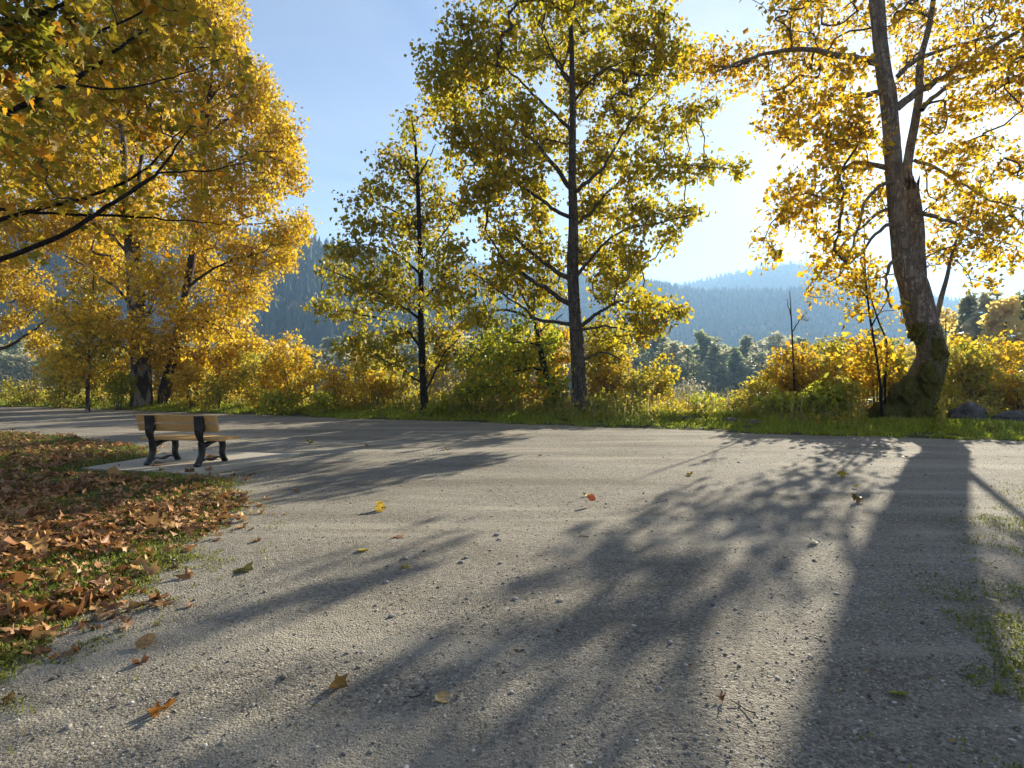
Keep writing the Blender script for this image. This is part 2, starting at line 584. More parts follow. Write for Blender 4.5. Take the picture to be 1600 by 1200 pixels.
# a plain rectangular-to-fan grid: columns spread with distance
cols = np.tan(np.linspace(-1.22, 1.22, 330))
Yg, Cg = np.meshgrid(ys, cols, indexing='ij')
Xg = Cg * (np.abs(Yg) * 0.92 + 3.0 * np.exp(-np.abs(Yg) / 3))
gp = np.stack([Xg.ravel(), Yg.ravel()], 1)
gq = (lambda nr, nc: (lambda i: np.stack([i, i + 1, i + 1 + nc, i + nc], -1).reshape(-1, 4))(np.arange(nr - 1)[:, None] * nc + np.arange(nc - 1)[None, :]))(len(ys), len(cols))
ground = obj('ground', make_mesh('ground', np.column_stack([gp, ground_z(gp)]), [gq], True), M_SOIL)
tag(ground, kind='structure')

pys = np.concatenate([np.linspace(-6, 1.0, 15)[:-1], np.geomspace(1.0, 34, 380)])
pcols = np.linspace(-1.9, 1.9, 420)
Yp, Cp = np.meshgrid(pys, pcols, indexing='ij')
Xp = Cp * (np.abs(Yp) + 3.0 * np.exp(-np.abs(Yp) / 3))
pp = np.stack([Xp.ravel(), Yp.ravel()], 1)
nr, nc = len(pys), len(pcols)
ii = np.arange(nr - 1)[:, None] * nc + np.arange(nc - 1)[None, :]
pq = np.stack([ii, ii + 1, ii + 1 + nc, ii + nc], -1).reshape(-1, 4)
keep = (sd_verge(pp) < 1.5) & (sd_poly(pp, LAWN) < 0.9) & (sd_poly(pp, RIGHTP) < 2.6)
pq = pq[keep[pq].all(1)]
path = obj('gravel_path', make_mesh('gravel_path', np.column_stack([pp, path_z(pp)]), [pq], True), M_GRAVEL)
tag(path, kind='structure')

# ------------------------------------------------------------------ mountains behind the river
def ridge(name, prof, rr, rtop, lower, gully, seed, mat):
    """a range whose skyline runs through the profile (pixels of the photograph) at the given distance"""
    pxs = np.array([p[0] for p in prof], float)
    pys_ = np.array([p[1] for p in prof], float)
    az = np.linspace(R(-62), R(62), 260)
    apx = 800 + FPX * np.tan(az)
    sky_py = np.interp(apx, pxs, pys_) + lower
    htop = CAMZ + (HOR - sky_py) / FPX * (rtop * np.cos(az))
    rad = np.linspace(rr[0], rr[1], 90)
    AZ, RAD = np.meshgrid(az, rad, indexing='ij')
    X, Y = RAD * np.sin(AZ), RAD * np.cos(AZ)
    t = (RAD - rr[0]) / (rtop - rr[0])
    up = np.where(t < 1, smooth(t, -0.25, 1.03) , 1 - 0.8 * smooth(t, 1.0, (rr[1] - rr[0]) / (rtop - rr[0]) + 0.1))
    up = np.where(t < 1, (up - smooth(np.array(0.0), -0.25, 1.03)) / (1 - smooth(np.array(0.0), -0.25, 1.03)), up)
    pts = np.stack([X.ravel(), Y.ravel()], 1)
    g = (vnoise(pts, 1 / gully, 4, seed) + 0.6 * np.abs(vnoise(pts, 1 / (gully * 0.6), 3, seed + 5))).reshape(X.shape)
    Z = -6 + (htop[:, None] + 6) * np.clip(up, 0, 1.0) + g * 0.09 * htop[:, None] * np.clip(4 * up * (1 - np.clip(up, 0, 1)), 0, 1)
    me = make_mesh(name, np.column_stack([pts, Z.ravel()]),
                   [(lambda a, b: (lambda i: np.stack([i, i + b, i + b + 1, i + 1], -1).reshape(-1, 4))(np.arange(a - 1)[:, None] * b + np.arange(b - 1)[None, :]))(*X.shape)], True)
    o = obj(name, me, mat)
    tag(o, kind='structure')
    return az, rad, Z


def hill_mat(name, a, b, c):
    m, T = new_mat(name)
    tc = T.n('ShaderNodeTexCoord')
    n1 = T.noise(tc.outputs['Object'], 0.012, 5, 0.6)
    n2 = T.noise(tc.outputs['Object'], 0.12, 4, 0.7)
    col = T.mix(n2, a, b)
    col = T.mix(T.maprange(n1, 0.5, 0.66, 0, 0.7), col, c)
    pr = T.n('ShaderNodeBsdfPrincipled')
    T.put(pr.inputs['Base Color'], col)
    pr.inputs['Roughness'].default_value = 1.0
    pr.inputs['Specular IOR Level'].default_value = 0.0
    surface(T, pr.outputs[0])
    return m


M_HILL = hill_mat('mountain_forest_floor', (0.02, 0.03, 0.014), (0.05, 0.06, 0.03), (0.10, 0.075, 0.035))
PROF0 = [(-1200, 345), (-400, 340), (0, 346), (300, 358), (430, 378), (500, 384), (560, 398), (640, 430), (720, 468), (800, 515), (860, 556), (920, 590), (2400, 600)]
PROF1 = [(-1200, 350), (-400, 345), (0, 345), (300, 360), (430, 375), (500, 384), (600, 396), (700, 407), (800, 416), (900, 426), (1000, 436), (1060, 446), (1100, 452), (1200, 453), (1250, 449), (1300, 457), (1400, 480), (1500, 505), (1700, 525), (2400, 550)]
PROF2 = [(0, 480), (700, 470), (900, 462), (1000, 452), (1090, 437), (1150, 424), (1200, 414), (1240, 408), (1275, 415), (1330, 430), (1400, 448), (1500, 468), (1700, 485), (2400, 520)]
az0, rad0, Z0 = ridge('mountain', PROF0, (330, 760), 620, 14, 130, 14.0, M_HILL)
az1, rad1, Z1 = ridge('mountain', PROF1, (700, 1500), 1200, 9, 240, 3.0, M_HILL)
az2, rad2, Z2 = ridge('mountain', PROF2, (1450, 2300), 1850, 4, 300, 8.0, M_HILL)


def mountain_forest():
    """conifers and broadleaf crowns standing all over the near range: one mass nobody could count"""
    def take(az, rad, Z, n, seed, tmax):
        r = np.random.default_rng(seed)
        u = r.uniform(0.06, 0.94, n) * (len(az) - 1)
        v = (r.uniform(0, 1, n) ** 0.8) * tmax * (len(rad) - 1)
        i, j = u.astype(int), v.astype(int)
        fu, fv = u - i, v - j
        j = np.minimum(j, len(rad) - 2)
        z = (Z[i, j] * (1 - fu) * (1 - fv) + Z[i + 1, j] * fu * (1 - fv) + Z[i, j + 1] * (1 - fu) * fv + Z[i + 1, j + 1] * fu * fv)
        a = np.interp(u, np.arange(len(az)), az)
        d = np.interp(v, np.arange(len(rad)), rad)
        return np.column_stack([d * np.sin(a), d * np.cos(a), z]), r
    for kind in ('conifer', 'broadleaf'):
        V, F = [], []
        p, r = take(az1, rad1, Z1, 15000 if kind == 'conifer' else 5200, 5 if kind == 'conifer' else 6, 0.72)
        if kind == 'broadleaf':
            p = p[vnoise(p[:, :2], 1 / 150., 3, 5.0) > 0.08]
        else:
            p2, _ = take(az2, rad2, Z2, 5000, 9, 0.5)
            p = np.vstack([p, p2])
        p3, _ = take(az0, rad0, Z0, 9000 if kind == 'conifer' else 2600, 12 if kind == 'conifer' else 13, 0.85)
        p3 = p3[(p3[:, 2] > 6)]
        if kind == 'broadleaf':
            p3 = p3[vnoise(p3[:, :2], 1 / 90., 3, 5.0) > 0.0]
        p = np.vstack([p, p3])
        n = len(p)
        h = r.uniform(8, 17, n) * np.where(np.arange(n) >= n - len(p3), 1.2, 1.0) * (1.0 if kind == 'conifer' else 0.62)
        w = h * (r.uniform(0.16, 0.24, n) if kind == 'conifer' else r.uniform(0.42, 0.62, n))
        k = 6
        ang = np.arange(k) / k * 2 * np.pi
        lev = [(0.0, 1.0), (0.42, 0.62), (0.45, 0.8), (0.75, 0.28), (1.05, 0.0)] if kind == 'conifer' else [(0.0, 0.5), (0.35, 1.0), (0.75, 0.8), (1.0, 0.15)]
        rings = []
        for (t, s) in lev:
            jit = r.uniform(0.7, 1.3, (n, k))
            x = p[:, None, 0] + np.cos(ang)[None] * w[:, None] * s * jit
            y = p[:, None, 1] + np.sin(ang)[None] * w[:, None] * s * jit
            z = np.repeat((p[:, 2] - 1 + t * h)[:, None], k, 1) + r.uniform(-0.05, 0.05, (n, k)) * h[:, None]
            rings.append(np.stack([x, y, z], -1))
        A = np.stack(rings, 1)                                    # n, L, k, 3
        L = len(lev)
        V = A.reshape(-1, 3)
        base = (np.arange(n) * L * k)[:, None, None]
        l = np.arange(L - 1)[None, :, None] * k
        c = np.arange(k)[None, None, :]
        c2 = (np.arange(k) + 1) % k
        q = np.stack([base + l + c, base + l + c2, base + l + k + c2, base + l + k + c], -1).reshape(-1, 4)
        if kind == 'conifer':
            m = leaf_mat('needles_far', [(0.008, 0.015, 0.008), (0.024, 0.038, 0.018), (0.055, 0.07, 0.03), (0.015, 0.027, 0.014), (0.035, 0.05, 0.024)], 0.05, 1.0, 0.9)
        else:
            m = leaf_mat('crowns_far', [(0.20, 0.12, 0.055), (0.34, 0.17, 0.07), (0.14, 0.13, 0.05), (0.34, 0.25, 0.13)], 0.3, 1.0, 0.9)
        o = obj('mountain_woodland', make_mesh('mountain_woodland', V, [q], False), m)
        tag(o, 'dark conifer forest covering the hazy mountainside' if kind == 'conifer' else 'bare and rust coloured broadleaf crowns scattered through the mountainside forest', 'forest', None, 'stuff')


mountain_forest()

# ------------------------------------------------------------------ the hazy air
def build_haze():
    me = bpy.data.meshes.new('haze')
    x0, x1, y0, y1, z0, z1 = -3300, 3300, -60, 3100, -12.0, 410.0
    v = [(x, y, z) for z in (z0, z1) for y in (y0, y1) for x in (x0, x1)]
    f = [(0, 2, 3, 1), (4, 5, 7, 6), (0, 1, 5, 4), (1, 3, 7, 5), (3, 2, 6, 7), (2, 0, 4, 6)]
    me.from_pydata(v, [], f)
    m = bpy.data.materials.new('haze_air')
    m.use_nodes = True
    T = NT(m.node_tree)
    pv = T.n('ShaderNodeVolumePrincipled')
    pv.inputs['Color'].default_value = (0.38, 0.64, 1.0, 1)
    pv.inputs['Density'].default_value = HAZE_DENSITY
    pv.inputs['Anisotropy'].default_value = 0.25
    o = T.n('ShaderNodeOutputMaterial')
    T.put(o.inputs['Volume'], pv.outputs[0])
    m.cycles.homogeneous_volume = True
    h = obj('haze', me, m)
    tag(h, kind='stuff')


build_haze()

# ------------------------------------------------------------------ plant building blocks


def catmull(pts, n_per=6):
    pts = np.asarray(pts, float)
    if len(pts) < 3:
        t = np.linspace(0, 1, n_per + 1)[:, None]
        return pts[0] * (1 - t) + pts[-1] * t
    P0 = np.vstack([2 * pts[0] - pts[1], pts, 2 * pts[-1] - pts[-2]])
    out = []
    for i in range(1, len(P0) - 2):
        a, b, c, d = P0[i - 1], P0[i], P0[i + 1], P0[i + 2]
        for t in np.arange(n_per) / n_per:
            out.append(0.5 * ((2 * b) + (c - a) * t + (2 * a - 5 * b + 4 * c - d) * t * t + (3 * b - a - 3 * c + d) * t ** 3))
    out.append(pts[-1])
    return np.array(out)


def tube(pts, rad, sides=8, lump=0.0, seed=0, cap=True):
    """one tapering limb as verts, quads"""
    pts = np.asarray(pts, float)
    n = len(pts)
    tan = norm(np.gradient(pts, axis=0))
    ref = np.array((1.0, 0.0, 0.0)) if abs(tan[:, 0]).mean() < 0.7 else np.array((0.0, 0.0, 1.0))
    U = norm(ref - (tan @ ref)[:, None] * tan)
    W = np.cross(tan, U)
    a = np.arange(sides) / sides * 2 * np.pi
    rr = np.repeat(np.asarray(rad, float)[:, None], sides, 1)
    if lump:
        s = np.cumsum(np.r_[0, np.linalg.norm(np.diff(pts, axis=0), axis=1)])
        q = np.stack([np.repeat(s[:, None], sides, 1).ravel() * 0.9, np.tile(np.cos(a) * 1.3 + 5, n)], 1)
        q2 = np.stack([np.repeat(s[:, None], sides, 1).ravel() * 0.9 + 31, np.tile(np.sin(a) * 1.3 + 9, n)], 1)
        rr = rr * (1 + lump * (vnoise(q, 1.1, 3, seed) + vnoise(q2, 1.1, 3, seed + 3)).reshape(n, sides))
    v = pts[:, None] + rr[..., None] * (np.cos(a)[None, :, None] * U[:, None] + np.sin(a)[None, :, None] * W[:, None])
    i = np.arange(n - 1)[:, None] * sides
    j = np.arange(sides)[None]
    j2 = (np.arange(sides) + 1) % sides
    q = np.stack([i + j, i + j2, i + sides + j2, i + sides + j], -1).reshape(-1, 4)
    return v.reshape(-1, 3), q


def join(parts):
    V, F, o = [], [], 0
    for v, f in parts:
        V.append(v)
        F.append(f + o)
        o += len(v)
    return np.vstack(V), np.vstack(F)


class Plant:
    """limbs given by hand; twigs grow from the nearest limb to every leaf clump"""

    def __init__(self, seed):
        self.r = np.random.default_rng(seed)
        self.nodes = []
        self.targets = []

    def limb_nodes(self, pts):
        self.nodes.append(np.asarray(pts, float))

    def blob(self, c, rad, n):
        r = self.r
        d = norm(r.normal(size=(n, 3))) * (r.uniform(0, 1, n) ** 0.42)[:, None]
        self.targets.append(np.asarray(c) + d * np.asarray(rad))

    def grow(self, step=0.35, up=0.3, tip_r=0.0055, maxr=0.06, sides=4):
        r = self.r
        N0 = np.vstack(self.nodes)
        T = np.vstack(self.targets)
        d0 = np.full(len(T), 1e9)
        for i in range(0, len(T), 256):
            d0[i:i + 256] = np.sqrt(((T[i:i + 256, None] - N0[None]) ** 2).sum(-1).min(1))
        T = T[np.argsort(d0 + r.uniform(0, 0.6, len(T)))]
        cap = len(N0) + len(T) * 14 + 10
        N = np.zeros((cap, 3))
        N[:len(N0)] = N0
        par = np.full(cap, -1, int)
        w = np.zeros(cap)
        k = len(N0)
        branches = []
        for t in T:
            d = t - N[:k]
            dist = np.sqrt((d * d).sum(1)) + 1e-6
            cost = dist * (1.25 - up * d[:, 2] / dist)
            i = int(np.argmin(cost))
            L = dist[i]
            m = int(min(12, max(2, math.ceil(L / step))))
            if k + m >= cap:
                break
            if par[i] >= 0:
                pd = norm(N[i] - N[par[i]])
            else:
                pd = norm(d[i] * np.array((1, 1, 0.2)))
            c = N[i] + pd * L * 0.33 + np.array((0, 0, 0.12 * L * (0.5 + up))) + r.normal(size=3) * 0.06 * L
            s = (np.arange(1, m + 1) / m)[:, None]
            q = (1 - s) ** 2 * N[i] + 2 * s * (1 - s) * c + s * s * t
            q[:-1] += r.normal(size=(m - 1, 3)) * 0.025 * L
            N[k:k + m] = q
            par[k] = i
            par[k + 1:k + m] = np.arange(k, k + m - 1)
            branches.append((i, k, m))
            w[k + m - 1] += 1
            k += m
        for j in range(k - 1, len(N0) - 1, -1):
            if par[j] >= len(N0):
                w[par[j]] += w[j]
        self.N, self.par, self.k, self.n0 = N[:k], par[:k], k, len(N0)
        rad = np.minimum(tip_r * np.maximum(w[:k], 1) ** 0.46, maxr)
        self.branches = branches
        # mesh the twigs, grouped by number of nodes
        groups = {}
        for (i, a, m) in branches:
            groups.setdefault(m, []).append((i, a))
        V, F, off = [], [], 0
        ang = np.arange(sides) / sides * 2 * np.pi
        for m, lst in groups.items():
            ia = np.array(lst)
            idx = np.concatenate([ia[:, :1], ia[:, 1:2] + np.arange(m)[None]], 1)
            p = self.N[idx]
            rd = rad[idx].copy()
            rd[:, 0] = rd[:, 1]
            tan = norm(np.gradient(p, axis=1))
            ref = np.where(np.abs(tan[..., 2:3]) < 0.9, np.array((0, 0, 1.0)), np.array((1.0, 0, 0)))
            U = norm(np.cross(tan, ref))
            W = np.cross(tan, U)
            v = p[:, :, None] + rd[..., None, None] * (np.cos(ang)[None, None, :, None] * U[:, :, None] + np.sin(ang)[None, None, :, None] * W[:, :, None])
            C, n = p.shape[:2]
            b = (np.arange(C) * n * sides)[:, None, None] + (np.arange(n - 1) * sides)[None, :, None]
            j = np.arange(sides)[None, None]
            j2 = ((np.arange(sides) + 1) % sides)[None, None]
            q = np.stack([b + j, b + j2, b + sides + j2, b + sides + j], -1).reshape(-1, 4) + off
            V.append(v.reshape(-1, 3))
            F.append(q)
            off += v.size // 3
        return np.vstack(V), np.vstack(F)

    def leaf_points(self, per, spread):
        """leaf stalk points: along the outer part of every twig and round its tip"""
        r = self.r
        idx = []
        for (i, a, m) in self.branches:
            k = max(1, r.poisson(per))
            s = a + np.clip((m * (1 - 0.75 * r.uniform(0, 1, k) ** 1.6)).astype(int), 0, m - 1)
            idx.append(s)
        idx = np.concatenate(idx)
        return self.N[idx] + r.normal(size=(len(idx), 3)) * spread


def leaves(pts, size, r, droop=0.7, var=0.3, wide=0.8, quads=True):
    """simple folded leaves (four corners, creased along the rib)"""
    n = len(pts)
    tip = norm(r.normal(size=(n, 3)) * 0.75 + np.array((0, 0, -droop)))
    side = norm(np.cross(tip, r.normal(size=(n, 3))))
    nor = np.cross(side, tip)
    s = (size * np.exp(r.normal(size=n) * var))[:, None]
    fold = s * r.uniform(0.02, 0.28, (n, 1))
    base = pts
    lft = pts + tip * s * 0.42 + side * s * wide * 0.5 + nor * fold
    rgt = pts + tip * s * 0.42 - side * s * wide * 0.5 + nor * fold
    end = pts + tip * s + nor * s * r.uniform(-0.2, 0.1, (n, 1))
    V = np.stack([base, lft, end, rgt], 1).reshape(-1, 3)
    i = np.arange(n)[:, None] * 4
    F = np.vstack([i + np.array([[0, 2, 1]]), i + np.array([[0, 3, 2]])])
    return V, F


LOBED = np.array([(0, 0), (0.20, 0.10), (0.44, 0.04), (0.36, 0.25), (0.56, 0.50), (0.30, 0.52), (0.20, 0.66), (0.0, 1.0), (-0.20, 0.66), (-0.30, 0.52), (-0.56, 0.50), (-0.36, 0.25), (-0.44, 0.04), (-0.20, 0.10)])
LOBED_C = (0.0, 0.36)


def lobed_local(r, curl=0.2):
    """one lobed leaf, curled: verts (15,3) and triangle fan"""
    xy = np.vstack([LOBED, [LOBED_C]])
    xy = xy * (1 + r.normal(size=xy.shape) * 0.09) * (r.uniform(0.7, 1.1), 1.0)
    a = r.uniform(0.3, 1.0) * curl
    z = a * (xy[:, 0] ** 2) * 1.8 + r.normal() * curl * 0.6 * (xy[:, 1] - 0.4) ** 2 + r.normal(size=len(xy)) * 0.045 * (curl / 0.2)
    v = np.column_stack([xy, z])
    n = len(LOBED)
    f = np.array([(n, i, (i + 1) % n) for i in range(n)])
    return v, f


def lobed_many(pts, size, r, tipdir, up, curl=0.25, var=0.25):
    """many lobed leaves in one mesh; tipdir, up: per-leaf axes"""
    n = len(pts)
    protos = [lobed_local(r, curl) for _ in range(8)]
    pv = np.stack([p[0] for p in protos])
    f = protos[0][1]
    tip = norm(tipdir)
    side = norm(np.cross(tip, up))
    nor = np.cross(side, tip)
    s = (size * np.exp(r.normal(size=n) * var))[:, None, None]
    loc = pv[r.integers(0, 8, n)] * s
    V = pts[:, None] + loc[..., :1] * side[:, None] + loc[..., 1:2] * tip[:, None] + loc[..., 2:] * nor[:, None]
    F = (np.arange(n)[:, None, None] * pv.shape[1] + f[None]).reshape(-1, 3)
    return V.reshape(-1, 3), F


def px_path(lst, Y, dY=0.0):
    """a limb traced on the photograph, at depth Y, drifting by dY to its end"""
    n = len(lst)
    return np.array([P(a[0], a[1], Y + dY * i / max(1, n - 1)) for i, a in enumerate(lst)])


def trunk_radii(lst, Y, npts):
    w = np.array([a[2] for a in lst], float) * 0.5 / FPX * Y
    return np.interp(np.linspace(0, 1, npts), np.linspace(0, 1, len(w)), w)


def rel(v, base):
    return np.asarray(v) - np.asarray(base)


def make_tree(name, Y, stems, limbs, blobs, leaf, label, cat='tree', group=None, bark='grey', limb_bark=None, crown_depth=2.5,
              dens=1 / 110., per=8, size=0.13, spread=0.16, seed=1, twig='twig', up=0.3, droop=0.7, step=0.35, flare=1.35, stem_names=None, tip_r=0.0055, sides=14, clear=False, wide=0.85):
    """stems: [(px,py,width px)...] traced trunks; limbs: traced boughs (px,py[,w]) with depth drift; blobs: (px,py,rx,ry[,density factor])"""
    r = np.random.default_rng(seed)
    bx, by = stems[0][0][0], Y
    b0 = P(bx, stems[0][0][1], Y)
    b0[2] = gz(b0[0], b0[1]) - 0.05
    t = thing(name, tuple(b0), label, cat, group)
    pl = Plant(seed)
    # trunks
    for si, st in enumerate(stems):
        pts = catmull(px_path(st, Y + (0.0 if si == 0 else 0.25 * si)), 6)
        if si == 0 or st[0][1] > 560:
            pts[0][2] = min(pts[0][2], gz(pts[0][0], pts[0][1]) - 0.1)
        rad = trunk_radii(st, Y, len(pts))
        if (si == 0 or st[0][1] > 560) and flare > 1:
            hgt = pts[:, 2] - pts[0, 2]
            rad = rad * (1 + (flare - 1) * np.exp(-hgt / 0.45))
        v, q = tube(pts, rad, sides, 0.07 if sides < 20 else 0.10, seed + si)
        nm = (stem_names or {}).get(si, 'trunk')
        obj(nm, make_mesh(nm, rel(v, b0), [q], True), M_BARK[bark if si == 0 or not isinstance(bark, tuple) else bark], t)
        hi = pts[:, 2] > b0[2] + 0.22 * (pts[:, 2].max() - b0[2])
        pl.limb_nodes(pts[hi])
    # boughs
    for li, lb in enumerate(limbs):
        dY = lb[0]
        raw = lb[1:]
        lpts = catmull(px_path(raw, Y, dY), 4)
        w0, w1 = (raw[0][2] if len(raw[0]) > 2 else 5), (raw[-1][2] if len(raw[-1]) > 2 else 1.6)
        rad = np.linspace(w0, w1, len(lpts)) * 0.5 / FPX * Y
        lpts[1:] += r.normal(size=(len(lpts) - 1, 3)) * 0.02
        v, q = tube(lpts, rad, 7, 0.05, seed + li)
        obj('branch', make_mesh('branch', rel(v, b0), [q], True), M_BARK[limb_bark or bark], t)
        pl.limb_nodes(lpts[1:])
    # leaf clumps
    cx = np.mean([b[0] for b in blobs])
    wmax = max(abs(b[0] - cx) + b[2] for b in blobs)
    for b in blobs:
        px, py, rx, ry = b[:4]
        k = b[4] if len(b) > 4 else 1.0
        u = min(1.0, abs(px - cx) / wmax)
        dY = r.uniform(-1, 1) * crown_depth * math.sqrt(max(0.05, 1 - u * u))
        m = Y / FPX
        if clear:                                  # boughs on the near side leave the trunk in view
            tx = np.interp(-py, [-a[1] for a in stems[0]], [a[0] for a in stems[0]])
            if abs(px - tx) < rx + 14 and py > -20:
                dY = abs(dY) * 0.7 + 0.5 * (rx + ry) * m * 0.9 + 0.2
        n = max(4, int(math.pi * rx * ry * dens * k))
        pl.blob(P(px, py, Y + dY), (rx * m, max(0.35, 0.55 * (rx + ry) * m), ry * m), n)
    v, q = pl.grow(step, up, tip_r)
    tw = obj('twigs', make_mesh('twigs', rel(v, b0), [q], True), M_BARK[twig], t)
    tw['kind'] = 'stuff'
    lp = pl.leaf_points(per, spread)
    v, f = leaves(lp, size, r, droop, 0.3, wide)
    cr = obj('crown', make_mesh('crown', rel(v, b0), [f]), M_LEAF[leaf], t)
    cr['kind'] = 'stuff'
    return t, b0, pl


# ------------------------------------------------------------------ the big cottonwood on the right
TREE_Y = 18.5
main_stem = [(1418, 668, 58), (1424, 646, 53), (1440, 600, 50), (1455, 560, 42), (1451, 530, 38), (1440, 500, 43), (1428, 450, 41), (1418, 420, 36), (1407, 370, 27), (1401, 320, 24), (1396, 260, 23.5), (1392, 200, 24), (1388, 155, 23), (1381, 110, 21.5), (1376, 66, 20), (1370, 0, 20), (1362, -90, 16), (1352, -200, 11), (1345, -330, 6)]
second_stem = [(1438, 500, 20), (1435, 455, 25), (1434, 410, 23), (1432, 360, 21), (1429, 325, 20), (1425, 295, 18), (1424, 285, 12)]
thin_stem = [(1427, 310, 15), (1418, 272, 14), (1421, 238, 13.5), (1430, 190, 12.5), (1436, 150, 11.5), (1436, 118, 11), (1440, 85, 9), (1452, 40, 8), (1462, -30, 6), (1470, -120, 3)]
limbs1 = [
    (-1.2, (1372, 98, 12), (1345, 92, 11), (1300, 84, 9), (1250, 76, 8), (1200, 84, 6), (1150, 99, 4), (1120, 112, 2)),
    (0.8, (1384, 144, 10), (1345, 149, 8), (1316, 155, 7), (1285, 170, 5), (1258, 195, 3), (1240, 225, 2)),
    (1.0, (1394, 266, 9), (1362, 256, 7), (1335, 256, 6), (1308, 274, 5), (1280, 300, 3.5), (1236, 340, 2)),
    (-1.4, (1398, 284, 7), (1375, 292, 6), (1350, 318, 5), (1340, 360, 3.5), (1322, 410, 2)),
    (-0.5, (1404, 350, 7), (1385, 352, 5), (1362, 372, 4), (1340, 400, 3), (1300, 440, 1.8)),
    (0.6, (1399, 322, 6), (1370, 335, 5), (1325, 372, 4), (1285, 420, 2.5), (1260, 455, 1.5)),
    (-1.5, (1402, 168, 13), (1430, 146, 12), (1475, 120, 10), (1515, 97, 9), (1552, 72, 7.5), (1610, 40, 6), (1680, 10, 3)),
    (0.9, (1440, 172, 8), (1462, 148, 7), (1510, 122, 6), (1560, 103, 5), (1605, 86, 4), (1680, 75, 2)),
    (-0.9, (1402, 120, 8), (1440, 90, 7), (1500, 70, 5), (1560, 55, 3)),
    (0.8, (1432, 330, 8), (1465, 340, 6), (1500, 352, 5), (1545, 372, 3.5), (1590, 385, 2)),
    (-0.8, (1428, 250, 6), (1462, 262, 5), (1500, 285, 4), (1548, 312, 3), (1600, 330, 1.5)),
    (-0.4, (1412, 400, 7), (1392, 412, 5.5), (1385, 440, 4), (1392, 480, 2.5)),
]
blobs1 = [(1235, 92, 95, 32), (1150, 108, 60, 34), (1100, 92, 45, 32), (1245, 150, 60, 30), (1212, 195, 45, 26), (1290, 190, 65, 44), (1322, 232, 55, 45), (1258, 292, 55, 32), (1222, 338, 36, 30), (1196, 385, 24, 30, 0.8), (1300, 338, 55, 44, 0.75), (1316, 400, 52, 44, 0.7), (1352, 445, 42, 50, 0.6), (1290, 452, 28, 22, 0.8), (1342, 300, 46, 44, 0.6), (1420, 112, 45, 40), (1500, 100, 55, 40), (1560, 86, 50, 28), (1558, 150, 46, 36), (1500, 172, 45, 32), (1528, 228, 46, 30), (1452, 205, 26, 34), (1480, 252, 38, 26), (1502, 292, 46, 32), (1540, 322, 48, 26), (1572, 345, 38, 18), (1492, 340, 42, 32), (1530, 380, 52, 32), (1570, 396, 32, 22), (1470, 398, 28, 26), (1532, 440, 22, 22, 0.8), (1424, 420, 16, 36, 0.5), (1310, 110, 50, 30), (1340, 190, 34, 40), (1370, 330, 22, 30, 0.6), (1600, 250, 40, 30), (1620, 130, 60, 50),
          (1300, 25, 140, 45, 0.8), (1460, 15, 150, 50, 0.7), (1590, 20, 90, 60, 0.7), (1390, -80, 170, 60, 0.45), (1240, -30, 90, 40, 0.6), (1520, -80, 100, 55, 0.35), (1370, -190, 110, 60, 0.3)]
big_tree, bb, big_plant = make_tree('cottonwood_tree', TREE_Y, [main_stem, second_stem, thin_stem], limbs1, blobs1, 'amber',
                                    'huge leaning cottonwood with mossy bulging base and twin stems, left of two boulders', bark='cottonwood', limb_bark='cottonwood_top',
                                    crown_depth=2.6, dens=1 / 112., per=9.5, size=0.135, spread=0.15, clear=True, seed=11, stem_names={1: 'broken_stem', 2: 'thin_stem'}, sides=26, flare=1.25)


